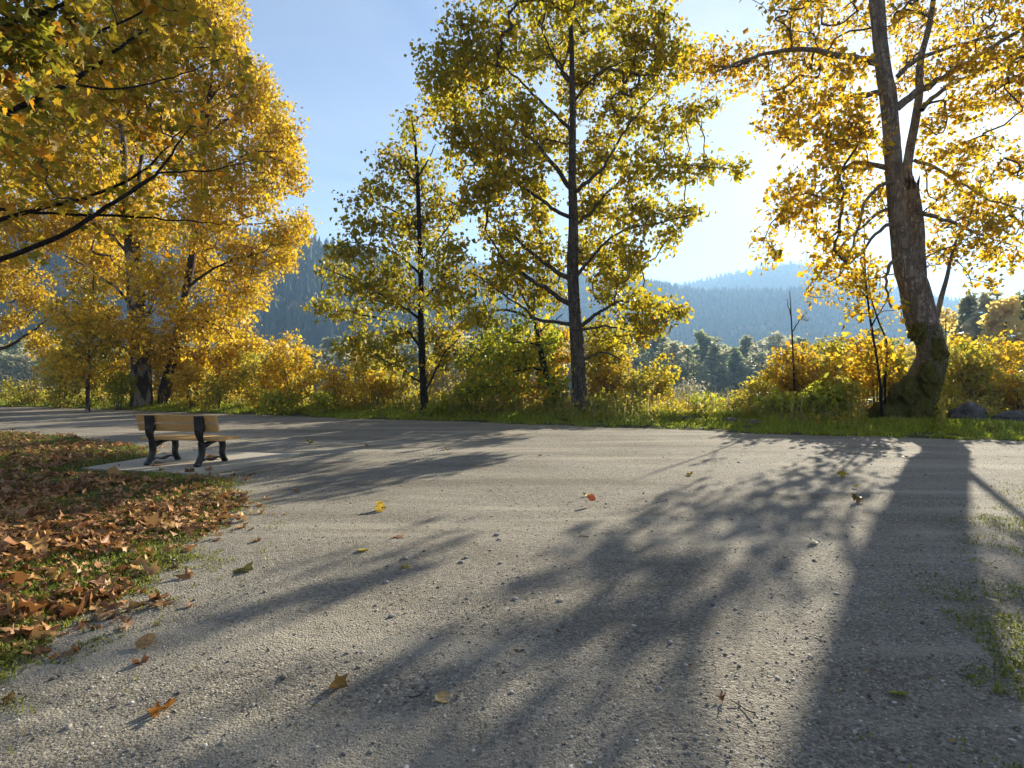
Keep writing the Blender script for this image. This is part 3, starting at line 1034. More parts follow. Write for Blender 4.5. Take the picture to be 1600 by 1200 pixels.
def big_tree_details():
    r = np.random.default_rng(3)
    # swollen root mass leaning out to the left of the base, a burl, jagged break, dead snag
    def lump(name, c, rad, seed, mat, amp=0.35):
        import bmesh
        bm = bmesh.new()
        bmesh.ops.create_icosphere(bm, subdivisions=4, radius=1.0)
        for v in bm.verts:
            d = 1 + amp * mnoise.fractal(v.co * 2.1 + Vector((seed, 0, 0)), 0.9, 2.1, 4)
            v.co = Vector((v.co.x * rad[0], v.co.y * rad[1], v.co.z * rad[2])) * d
        me = bpy.data.meshes.new(name)
        bm.to_mesh(me)
        bm.free()
        me.polygons.foreach_set('use_smooth', np.ones(len(me.polygons), bool))
        o = obj(name, me, mat, big_tree)
        o.location = rel(c, bb)
        return o
    lump('root_mass', P(1388, 650, TREE_Y - 0.1), (0.62, 0.45, 0.42), 2.0, M_BARK['cottonwood'])
    lump('root_mass', P(1416, 632, TREE_Y - 0.1), (0.58, 0.5, 0.72), 7.0, M_BARK['cottonwood'], 0.25)
    lump('burl', P(1460, 548, TREE_Y - 0.2), (0.24, 0.34, 0.46), 4.0, M_BARK['cottonwood'], 0.5)
    lump('burl', P(1436, 520, TREE_Y - 0.42), (0.22, 0.20, 0.30), 9.0, M_BARK['cottonwood'], 0.6)
    lump('burl', P(1418, 612, TREE_Y - 0.50), (0.34, 0.26, 0.42), 12.0, M_BARK['cottonwood'], 0.6)
    lump('burl', P(1450, 590, TREE_Y - 0.50), (0.24, 0.24, 0.5), 15.0, M_BARK['cottonwood'], 0.6)
    for k, (ang, L) in enumerate([(-2.6, 1.3), (-1.9, 1.0), (-1.1, 0.9), (-0.3, 1.1), (2.9, 1.5)]):
        c0 = P(1420, 650, TREE_Y)
        d = np.array((math.cos(ang), math.sin(ang), 0))
        q0 = [c0 + d * 0.35 + (0, 0, 0.25), c0 + d * (0.35 + 0.4 * L), c0 + d * (0.35 + L)]
        q0[1][2] = gz(q0[1][0], q0[1][1]) + 0.06
        q0[2][2] = gz(q0[2][0], q0[2][1]) - 0.08
        c = catmull(np.array(q0), 6)
        v, q = tube(c, np.linspace(0.24, 0.06, len(c)), 9, 0.15, k)
        obj('root', make_mesh('root', rel(v, bb), [q], True), M_BARK['cottonwood'], big_tree)
    # splinters of the broken stem
    parts = []
    top = P(1425, 290, TREE_Y + 0.25)
    for k in range(7):
        a = k / 7 * 6.28
        b = top + np.array((math.cos(a) * 0.15, math.sin(a) * 0.15, -0.15))
        e = b + np.array((r.normal() * 0.03, r.normal() * 0.03, r.uniform(0.2, 0.55)))
        parts.append(tube(np.array([b, (b + e) / 2, e]), [0.07, 0.045, 0.008], 5))
    v, q = join(parts)
    obj('splintered_top', make_mesh('splintered_top', rel(v, bb), [q]), M_BARK['brown'], big_tree)['kind'] = 'stuff'
    # dead snag standing out of the fork to the right
    pts = catmull(px_path([(1462, 505), (1470, 468), (1480, 432), (1486, 402), (1497, 366)], TREE_Y + 0.2), 5)
    v, q = tube(pts, np.linspace(0.085, 0.035, len(pts)), 8, 0.12, 5)
    obj('dead_branch', make_mesh('dead_branch', rel(v, bb), [q], True), M_BARK['cottonwood_top'], big_tree)
    # moss tufts on the lower trunk
    t = r.uniform(0, 1, 4200)
    ctr = catmull(px_path(main_stem[:7], TREE_Y), 6)
    rad = trunk_radii(main_stem[:7], TREE_Y, len(ctr))
    i = (t ** 1.3 * (len(ctr) - 8)).astype(int)
    a = r.uniform(0, 2 * np.pi, 4200)
    dirv = np.stack([np.cos(a), np.sin(a), 0 * a], 1)
    p = ctr[i] + dirv * rad[i][:, None] * 1.05 + r.normal(size=(4200, 3)) * 0.028
    p = p[vnoise(p[:, [0, 2]] * np.array((1.0, 0.7)), 2.2, 3, 6.0) > -0.12]
    v, f = leaves(p, 0.06, r, 0.5, 0.4, 0.6)
    obj('moss', make_mesh('moss', rel(v, bb), [f]), grass_mat('moss_green', [(0.07, 0.085, 0.01), (0.18, 0.19, 0.018), (0.28, 0.26, 0.022)], 0.3), big_tree)['kind'] = 'stuff'


big_tree_details()

# ------------------------------------------------------------------ the tall middle cottonwood
mid_stem = [(907, 640, 27), (905, 600, 23), (902, 540, 21), (898, 480, 19.5), (895, 420, 18), (896, 340, 15), (894, 270, 12.5), (895, 200, 10.5), (894, 130, 9), (893, 66, 7.5), (890, 0, 6), (886, -80, 4), (884, -150, 2)]
limbs2 = [
    (-1.2, (892, 475, 9), (859, 455, 7), (826, 434, 6), (800, 418, 4.5), (778, 395, 3), (760, 360, 1.6)),
    (1.2, (891, 436, 8), (860, 419, 6), (820, 385, 5), (785, 352, 3.5), (758, 330, 2), (735, 305, 1.2)),
    (-1.0, (893, 340, 7), (868, 328, 6), (845, 312, 5), (807, 284, 4), (775, 262, 2.5), (740, 240, 1.4)),
    (1.0, (893, 296, 8), (860, 252, 6.5), (830, 215, 5), (800, 182, 3.5), (760, 150, 2.2), (715, 125, 1.4)),
    (-1.0, (893, 204, 6), (860, 172, 5), (825, 140, 4), (790, 108, 2.6), (735, 90, 1.4)),
    (-0.9, (898, 300, 7), (920, 282, 6), (942, 262, 5), (972, 212, 3.5), (995, 178, 2.4), (1030, 140, 1.4)),
    (1.2, (899, 350, 6), (925, 330, 5), (950, 300, 4), (990, 270, 3), (1050, 258, 2), (1150, 264, 1.2)),
    (-1.1, (900, 432, 6), (918, 410, 5), (940, 385, 4), (975, 360, 3), (1040, 345, 2), (1080, 335, 1.2)),
    (0.6, (899, 510, 7), (870, 503, 6), (838, 499, 5), (800, 486, 4.5), (770, 486, 3.4), (738, 500, 2.4), (712, 514, 1.4)),
    (-0.8, (838, 498, 4), (815, 478, 4), (788, 462, 3), (760, 440, 2), (735, 425, 1.2)),
    (-0.9, (905, 510, 7), (925, 496, 6), (945, 483, 5), (968, 471, 4), (1000, 475, 2.6), (1060, 490, 1.4)),
    (0.7, (906, 516, 5), (930, 511, 4.5), (955, 510, 4), (990, 518, 2.6), (1030, 515, 1.4)),
    (-0.6, (906, 566, 5), (924, 556, 4), (945, 551, 3.5), (968, 560, 2)),
    (0.9, (895, 160, 5), (920, 130, 4), (950, 105, 3), (1000, 90, 1.6)),
    (-0.4, (894, 130, 4.5), (868, 95, 3.5), (850, 50, 2), (835, 10, 1.2)),
]
blobs2 = [(705, 118, 62, 48), (780, 108, 72, 44), (860, 92, 52, 38), (942, 100, 62, 44), (1012, 112, 62, 44), (1062, 92, 38, 28), (690, 165, 45, 26), (722, 195, 55, 34), (800, 192, 55, 40), (962, 180, 62, 44), (1042, 190, 52, 36), (1092, 172, 34, 22), (742, 232, 62, 34), (800, 262, 55, 36), (852, 222, 44, 44), (940, 250, 44, 44), (1012, 262, 62, 34), (1098, 262, 52, 20), (1146, 265, 24, 12), (762, 302, 46, 34), (832, 312, 44, 44), (932, 322, 44, 44), (1002, 330, 52, 34), (1072, 332, 36, 20), (1040, 372, 24, 26), (782, 362, 36, 34), (850, 392, 44, 44), (932, 392, 52, 44), (985, 395, 34, 28), (1005, 490, 46, 30), (1055, 490, 28, 16), (962, 440, 44, 44), (842, 452, 52, 32), (782, 442, 34, 30), (942, 522, 42, 34, 0.8), (1000, 522, 26, 22), (745, 500, 34, 22), (800, 410, 40, 30), (900, 150, 34, 50), (895, 250, 26, 50, 0.7), (905, 385, 20, 40, 0.6),
          (880, 30, 165, 48), (1020, 40, 60, 36), (740, 50, 60, 30), (880, -60, 115, 60), (884, -140, 50, 40)]
make_tree('cottonwood_tree', 21.0, [mid_stem], limbs2, blobs2, 'olive', 'tall straight cottonwood with olive yellow leaves and upswept boughs at mid verge', bark='grey', crown_depth=3.0,
          dens=1 / 82., per=13, size=0.148, spread=0.16, clear=True, seed=22, up=0.5, flare=1.3)

# ------------------------------------------------------------------ the slim dark maple to its left
slim = [(664, 640, 13), (661, 590, 11.5), (658, 510, 10), (658, 430, 9), (655, 350, 7.5), (652, 270, 6), (648, 215, 3.5), (643, 185, 1.5)]
limbs3 = [
    (-0.9, (657, 500, 5), (630, 480, 4), (600, 462, 3.4), (555, 440, 2.6), (505, 418, 1.4)),
    (0.8, (659, 545, 5), (640, 522, 4), (600, 500, 3), (550, 488, 2.2), (492, 478, 1.3)),
    (-0.6, (657, 430, 4.5), (625, 400, 3.6), (590, 385, 2.8), (545, 378, 1.4)),
    (0.6, (655, 360, 4), (625, 335, 3), (590, 318, 2), (555, 305, 1.2)),
    (-0.5, (659, 470, 4.5), (690, 440, 3.6), (720, 420, 2.4), (745, 400, 1.2)),
    (0.8, (661, 600, 4), (640, 585, 3.5), (610, 555, 3), (575, 535, 2), (545, 525, 1.2)),
    (0.5, (657, 410, 4), (685, 375, 3), (705, 345, 2), (720, 320, 1.2)),
    (-0.6, (661, 615, 3.6), (680, 580, 3), (695, 550, 2.2), (720, 525, 1.2)),
    (0.4, (652, 290, 3), (630, 262, 2.4), (610, 240, 1.6), (596, 225, 1)),
    (-0.3, (652, 280, 3), (668, 250, 2), (680, 225, 1.2)),
]
blobs3 = [(640, 205, 30, 30, 0.5), (622, 250, 44, 32, 0.65), (655, 280, 48, 38, 0.8), (600, 300, 48, 28, 0.75), (562, 310, 30, 22, 0.6), (682, 330, 44, 36), (582, 350, 54, 26, 0.8), (640, 360, 52, 36), (542, 390, 40, 22, 0.9), (602, 410, 54, 28), (690, 400, 40, 36), (520, 420, 28, 18), (560, 450, 46, 24), (622, 460, 52, 32), (700, 460, 36, 36), (505, 478, 26, 16), (545, 490, 38, 18), (602, 522, 52, 26), (682, 520, 44, 28), (562, 542, 44, 22), (700, 552, 36, 22), (735, 430, 22, 26, 0.8), (620, 565, 40, 18, 0.7)]
make_tree('maple_tree', 22.0, [slim], limbs3, blobs3, 'dark', 'slim maple with thin dark trunk and sparse top, between bench and tall cottonwood', bark='dark', crown_depth=2.0,
          dens=1 / 66., per=10, size=0.145, spread=0.17, seed=33, up=0.25, flare=1.4, sides=10, tip_r=0.005)

# a leaning sapling against the foot of the middle cottonwood
lean = [(876, 648, 12), (866, 615, 10.5), (854, 585, 9.5), (845, 548, 8.5), (838, 512, 7), (830, 488, 5), (815, 460, 2.5)]
make_tree('leaning_tree', 21.6, [lean], [(-0.6, (843, 540, 4), (815, 535, 3), (780, 540, 2), (750, 550, 1.2)), (0.6, (852, 580, 4), (825, 575, 3), (790, 585, 2)), (0.3, (840, 520, 3), (862, 505, 2), (880, 490, 1.2))],
          [(792, 520, 44, 34), (762, 560, 46, 36), (822, 562, 46, 34), (800, 602, 52, 26), (860, 535, 30, 34, 0.8), (752, 602, 36, 24), (868, 600, 30, 30, 0.8), (830, 480, 30, 24, 0.7)],
          'green', 'short green yellow tree with thin curved trunk leaning beside the tall cottonwood', bark='dark', crown_depth=1.5, dens=1 / 80., per=10, size=0.13, seed=44, sides=10, flare=1.2)

# ------------------------------------------------------------------ the golden trees on the left
LY = 28.0
make_tree('golden_tree', LY, [[(216, 605, 20), (214, 565, 17), (210, 510, 16), (206, 450, 15), (203, 400, 14), (198, 330, 12), (193, 240, 10), (188, 150, 8), (184, 60, 6), (180, -40, 3)],
                              [(229, 603, 15), (227, 545, 12), (223, 490, 11), (219, 430, 10), (213, 370, 9), (215, 300, 7), (228, 200, 5), (245, 110, 3)]],
          [(-1.2, (208, 480, 5), (180, 450, 4), (140, 420, 3), (100, 400, 1.5)), (1.0, (203, 400, 5), (165, 360, 4), (120, 330, 3), (80, 310, 1.5)), (-1, (196, 310, 5), (160, 260, 4), (120, 220, 2)), (1, (222, 470, 4), (245, 440, 3), (270, 400, 2)), (0.5, (224, 500, 4), (243, 482, 3), (262, 470, 1.5)), (-0.8, (190, 200, 4), (215, 150, 3), (250, 100, 1.5))],
          [(180, 100, 72, 44), (250, 100, 72, 44), (150, 180, 82, 54), (240, 200, 62, 54), (100, 260, 82, 54), (200, 280, 72, 54), (120, 350, 82, 54), (230, 350, 54, 44), (160, 425, 72, 44), (240, 435, 42, 40), (130, 505, 54, 40), (195, 520, 46, 40, 0.8), (260, 545, 34, 32), (250, 20, 140, 54), (190, -60, 110, 50), (110, 130, 60, 50), (60, 190, 60, 50), (120, 570, 44, 26), (185, 575, 30, 20, 0.7)],
          'gold', 'golden tree with two close upright stems, one dark and one pale barked, behind the bench', bark='birch', crown_depth=3.0, dens=1 / 50., per=17, size=0.14, spread=0.2, seed=55, flare=1.3, sides=12, twig='twig', group=None)
make_tree('golden_tree', LY + 0.6, [[(257, 614, 17), (262, 590, 15), (270, 555, 13.5), (280, 510, 12.5), (290, 460, 12), (298, 415, 11), (304, 375, 10), (310, 320, 9), (318, 240, 7.5), (326, 160, 6), (334, 80, 4), (340, 20, 2)]],
          [(-1.1, (292, 450, 5), (325, 425, 4), (365, 405, 3), (410, 395, 1.5)), (1.1, (304, 376, 5), (335, 355, 4), (380, 350, 3), (440, 350, 1.5)), (-0.9, (312, 300, 5), (345, 265, 4), (390, 240, 2.5), (430, 235, 1.3)), (0.9, (320, 220, 4.5), (355, 185, 3.5), (395, 165, 2)), (-0.5, (282, 500, 4), (315, 500, 3), (350, 515, 1.5)), (0.6, (326, 160, 4), (350, 125, 3), (372, 100, 1.5))],
          [(372, 108, 40, 38), (400, 170, 48, 46), (425, 240, 52, 46), (402, 300, 46, 36), (445, 360, 40, 26), (402, 402, 54, 34), (380, 452, 44, 34), (350, 502, 54, 40), (330, 180, 54, 54), (330, 262, 54, 54), (322, 342, 54, 54), (312, 422, 44, 44), (302, 502, 44, 36), (332, 560, 44, 26), (440, 200, 26, 40), (455, 270, 24, 36), (470, 345, 20, 22), (440, 400, 26, 28), (385, 540, 30, 26), (410, 130, 22, 34, 0.7), (340, 60, 50, 40), (330, 0, 60, 40)],
          'gold', 'bright golden tree with slanting brown trunk, its crown edge standing against blue sky', bark='brown', crown_depth=2.6, dens=1 / 46., per=17, size=0.14, spread=0.19, seed=66, flare=1.3, sides=12)
make_tree('golden_tree', LY + 2, [[(-60, 620, 17), (-52, 580, 15), (-45, 520, 14), (-40, 440, 12), (-35, 340, 9), (-30, 240, 7), (-28, 140, 4)]],
          [(-1, (-48, 560, 8), (-20, 550, 7), (20, 537, 5), (55, 514, 3), (80, 495, 1.4)), (1, (-42, 470, 6), (0, 440, 4), (40, 420, 2)), (0.5, (-36, 360, 5), (10, 320, 4), (50, 300, 2))],
          [(15, 350, 54, 60), (25, 440, 44, 44), (70, 535, 34, 18), (15, 500, 30, 22), (10, 260, 60, 60), (-60, 300, 60, 80), (-60, 420, 60, 60), (95, 555, 26, 16), (-20, 170, 70, 60), (60, 470, 34, 20, 0.7)],
          'orange', 'orange leaved tree at the far path edge, thin bough slanting over pale scrub', bark='brown', crown_depth=2.0, dens=1 / 52., per=15, size=0.14, seed=77, sides=10)
make_tree('sapling_tree', 25.8, [[(137, 626, 6), (138, 590, 5), (140, 550, 4.5), (143, 510, 4), (145, 470, 3), (146, 430, 1.5)]],
          [(-0.3, (140, 560, 2.5), (125, 535, 2), (112, 515, 1)), (0.3, (142, 530, 2.5), (160, 505, 2), (172, 490, 1))],
          [(142, 480, 26, 44), (120, 540, 26, 30), (164, 545, 24, 30), (142, 440, 20, 24)], 'yelgrn', 'slender upright sapling with pale bare lower stem, in front of the golden trees', bark='birch', crown_depth=0.8, dens=1 / 70., per=8, size=0.12, seed=88, sides=8, flare=1.1)

# ------------------------------------------------------------------ the big-leaf maple overhead on the near left
def near_maple():
    r = np.random.default_rng(123)
    b0 = np.array((-9.6, 5.4, gz(-9.6, 5.4) - 0.05))
    t = thing('maple_tree', tuple(b0), 'big leaf maple whose long dark boughs reach in over the leaf covered lawn', 'tree')
    trunk = np.array([(0, 0, 0), (0.05, 0.02, 0.8), (0.15, 0.0, 1.7), (0.2, 0.1, 2.6), (0.1, 0.1, 4.0), (0.15, 0.0, 6.0), (0.1, 0, 8.0)]) + b0
    tp = catmull(trunk, 6)
    v, q = tube(tp, np.interp(np.arange(len(tp)), [0, 3, len(tp) - 1], [0.42, 0.3, 0.08]), 16, 0.08, 2)
    obj('trunk', make_mesh('trunk', rel(v, b0), [q], True), M_BARK['grey'], t)
    pl = Plant(124)
    boughs = [
        (7.0, 7.6, [(-60, 432, 13), (0, 405, 11), (100, 366, 10), (180, 316, 8), (240, 275, 5.5), (275, 230, 4), (300, 195, 2)]),
        (7.4, 8.2, [(-60, 365, 11), (0, 343, 9), (90, 320, 8), (160, 300, 6.5), (230, 262, 5), (280, 206, 3), (310, 170, 1.6)]),
        (5.6, 6.6, [(-70, 215, 14), (30, 166, 12), (110, 131, 10), (175, 82, 7), (240, 40, 4)]),
        (7.8, 8.6, [(-60, 322, 8), (60, 333, 6.5), (200, 338, 5), (290, 345, 3), (350, 350, 1.5)]),
        (6.6, 8.0, [(180, 316, 5), (250, 270, 4), (330, 266, 3), (395, 250, 1.5)]),
        (5.2, 6.0, [(-70, 150, 11), (40, 100, 9), (130, 60, 6), (220, 20, 4)]),
        (6.0, 7.0, [(110, 131, 5), (190, 140, 4), (270, 120, 3), (350, 90, 1.5)]),
        (5.0, 5.5, [(-80, 60, 10), (60, 20, 8), (200, -30, 5), (320, -50, 2)]),
    ]
    for (ya, yb, lst) in boughs:
        pts = np.array([P(a[0], a[1], ya + (yb - ya) * i / (len(lst) - 1)) for i, a in enumerate(lst)])
        dep = np.linspace(ya, yb, len(lst))
        rad = np.array([a[2] for a in lst]) * 0.38 / FPX * dep
        if lst[0][0] < 0:      # reach back to the trunk
            h = max(b0[2] + 1.8, pts[0][2] - 1.0)
            root = np.array((b0[0] + 0.15, b0[1], h))
            mid = (root + pts[0]) / 2 + np.array((0, 0, 0.1))
            pts = np.vstack([root, mid, pts])
            rad = np.r_[rad[0] * 2.0, rad[0] * 1.4, rad]
        cp = catmull(pts, 5)
        cr = np.interp(np.linspace(0, 1, len(cp)), np.linspace(0, 1, len(rad)), rad)
        cp[3:] += r.normal(size=(len(cp) - 3, 3)) * 0.008
        v, q = tube(cp, cr, 8, 0.06, 5)
        obj('branch', make_mesh('branch', rel(v, b0), [q], True), M_BARK['dark'], t)
        pl.limb_nodes(cp[8:] if lst[0][0] < 0 else cp[2:])
    blobs = [(40, 100, 60, 46, 5.6), (120, 92, 60, 46, 6.2), (205, 92, 60, 46, 6.8), (300, 92, 46, 28, 7.2), (350, 84, 32, 20, 7.6), (45, 170, 60, 36, 6.0), (132, 172, 64, 36, 6.8), (222, 162, 64, 36, 7.2), (292, 172, 44, 36, 7.6), (342, 204, 34, 26, 8.0), (60, 240, 56, 36, 7.2), (152, 240, 56, 36, 7.6), (250, 242, 46, 28, 7.8), (300, 262, 46, 22, 8.0), (340, 322, 26, 12, 8.4), (200, 312, 54, 20, 8.0), (100, 302, 56, 22, 7.6), (50, 345, 36, 13, 7.6), (330, 282, 36, 18, 8.2), (28, 282, 36, 24, 7.2), (30, 60, 70, 40, 5.4), (180, 40, 80, 30, 6.2), (290, 40, 60, 24, 7.0), (10, 200, 40, 40, 5.6),
             (60, 0, 110, 40, 5.4), (220, -20, 100, 40, 6.0), (380, 245, 34, 16, 8.2), (375, 130, 36, 24, 8.0), (330, 140, 36, 26, 7.8), (130, 345, 50, 14, 7.8), (250, 352, 44, 12, 8.2), (30, 400, 30, 14, 7.2)]
    for (px, py, rx, ry, Y) in blobs:
        m = Y / FPX
        n = max(4, int(math.pi * rx * ry / 330.))
        pl.blob(P(px, py, Y + r.uniform(-0.3, 0.5)), (rx * m, 0.55, ry * m), n)
    v, q = pl.grow(0.18, 0.25, 0.0028, 0.02, 4)
    obj('twigs', make_mesh('twigs', rel(v, b0), [q], True), M_BARK['twig'], t)['kind'] = 'stuff'
    lp = pl.leaf_points(8.0, 0.10)
    n = len(lp)
    tip = r.normal(size=(n, 3)) * 0.6 + np.array((0.15, 0, -0.55))
    up = norm(r.normal(size=(n, 3)) * 0.55 + np.array((0, -0.2, 0.8)))
    vis = (lp[:, 0] / lp[:, 1] > -0.90) & ((lp[:, 2] - CAMZ) / lp[:, 1] < 0.66)
    # the 300 leaves that show largest are leaves of their own
    order = np.argsort(np.where(vis, lp[:, 1], 99))
    own, rest = order[:300], order[300:]
    v, f = lobed_many(lp[rest], 0.10, r, tip[rest], up[rest], 0.3)
    obj('crown', make_mesh('crown', rel(v, b0), [f]), M_LEAF['maple'], t)['kind'] = 'stuff'
    cols = ['maple', 'maple', 'green', 'orange', 'maple', 'olive']
    meshes = []
    for k in range(12):
        vv, ff = lobed_local(r, 0.28)
        meshes.append(make_mesh('leaf', vv, [ff]))
        meshes[-1].materials.append(M_LEAF_ONE[k % len(M_LEAF_ONE)])
    from mathutils import Matrix
    for i in own:
        o = bpy.data.objects.new('leaf', meshes[int(r.integers(0, 12))])
        COL.objects.link(o)
        o.parent = t
        tp_ = norm(tip[i])
        sd = norm(np.cross(tp_, up[i]))
        no = np.cross(sd, tp_)
        s = 0.104 * math.exp(r.normal() * 0.22)
        M = Matrix(((sd[0] * s, tp_[0] * s, no[0] * s, lp[i][0] - b0[0]), (sd[1] * s, tp_[1] * s, no[1] * s, lp[i][1] - b0[1]), (sd[2] * s, tp_[2] * s, no[2] * s, lp[i][2] - b0[2]), (0, 0, 0, 1)))
        o.matrix_local = M


def one_leaf_mat(name, c, trans, gain=1.3):
    m, T = new_mat(name)
    tc = T.n('ShaderNodeTexCoord')
    oi = T.n('ShaderNodeObjectInfo')
    nz = T.noise(tc.outputs['Object'], 5.0, 4, 0.6)
    sp = T.n('ShaderNodeSeparateXYZ')
    T.put(sp.inputs[0], tc.outputs['Object'])
    rib = T.maprange(T.math('ABSOLUTE', sp.outputs[0]), 0.0, 0.03, 0.35, 0.0)
    col = T.mix(T.maprange(nz, 0.35, 0.7), tuple(np.array(c) * 0.6), tuple(np.minimum(np.array(c) * 1.25, 0.9)))
    col = T.mix(T.math('MULTIPLY', oi.outputs['Random'], 0.45), col, tuple(np.array(c)[[1, 0, 2]] * 0.7))
    col = T.mix(rib, col, tuple(np.minimum(np.array(c) * 1.6 + 0.03, 0.9)))
    pr = T.n('ShaderNodeBsdfPrincipled')
    T.put(pr.inputs['Base Color'], col)
    pr.inputs['Roughness'].default_value = 0.55
    pr.inputs['Specular IOR Level'].default_value = 0.35
    tl = T.n('ShaderNodeBsdfTranslucent')
    T.put(tl.inputs[0], T.mix(1.0, col, (gain, gain, gain), 'MULTIPLY'))
    mx = T.n('ShaderNodeMixShader', i_0=trans)
    T.put(mx.inputs[1], pr.outputs[0])
    T.put(mx.inputs[2], tl.outputs[0])
    surface(T, mx.outputs[0])
    return m


M_LEAF_ONE = [one_leaf_mat('maple_leaf_green', (0.22, 0.235, 0.022), 0.58), one_leaf_mat('maple_leaf_olive', (0.36, 0.28, 0.025), 0.58), one_leaf_mat('maple_leaf_dark', (0.14, 0.15, 0.018), 0.58), one_leaf_mat('maple_leaf_rust', (0.45, 0.18, 0.02), 0.55), one_leaf_mat('maple_leaf_yellow', (0.50, 0.36, 0.03), 0.55)]
near_maple()

# ------------------------------------------------------------------ shrubs along the verge
def make_shrub(px, Y, halfw_px, top_py, leaf, label, seed, name='shrub', cat='shrub', dens=1.0, size=0.11, stems=7, bark='twig', base_py=None, group=None, open_=0.0, depth=1.0):
    r = np.random.default_rng(seed)
    x = (px - 800) / FPX * Y
    zb = gz(x, Y) - 0.03
    b0 = np.array((x, Y, zb))
    hw = halfw_px / FPX * Y
    h = CAMZ + (HOR - top_py) / FPX * Y - zb
    t = thing(name, tuple(b0), label, cat, group)
    pl = Plant(seed)
    for s in range(stems):
        a = r.uniform(0, 6.28)
        e = np.array((math.cos(a) * hw * r.uniform(0.15, 0.75), math.sin(a) * hw * 0.7 * r.uniform(0.1, 0.8), h * r.uniform(0.6, 0.97)))
        st = np.array((math.cos(a) * 0.08, math.sin(a) * 0.08, 0.0))
        m = (st + e) / 2 + np.array((-e[0] * 0.12, -e[1] * 0.12, h * 0.05))
        c = catmull(np.array([st, m, e]), 5) + b0
        r0 = 0.012 + 0.010 * h * 0.5
        v, q = tube(c, np.linspace(r0, 0.004, len(c)), 5)
        obj('stem', make_mesh('stem', rel(v, b0), [q], True), M_BARK[bark], t)
        pl.limb_nodes(c[2:])
    n = int(max(16, 26 * hw * h * dens * 1.6))
    for k in range(5):
        a = r.uniform(0, 6.28)
        q = r.uniform(0.0, 0.55)
        hz = h * r.uniform(0.3 + open_ * 0.2, 0.78)
        pl.blob(b0 + np.array((math.cos(a) * hw * q, math.sin(a) * hw * q * depth, hz)), (hw * r.uniform(0.4, 0.62), hw * 0.55 * depth, min(h * 0.38, h - hz) * 1.0), n // 5)
    v, q = pl.grow(0.2, 0.35, 0.0035, 0.02, 3)
    obj('twigs', make_mesh('twigs', rel(v, b0), [q], True), M_BARK[bark], t)['kind'] = 'stuff'
    lp = pl.leaf_points(13, 0.10)
    lp = lp[lp[:, 2] > zb + 0.03]
    v, f = leaves(lp, size, r, 0.4, 0.32, 0.75)
    obj('foliage', make_mesh('foliage', rel(v, b0), [f]), M_LEAF[leaf], t)['kind'] = 'stuff'
    return t


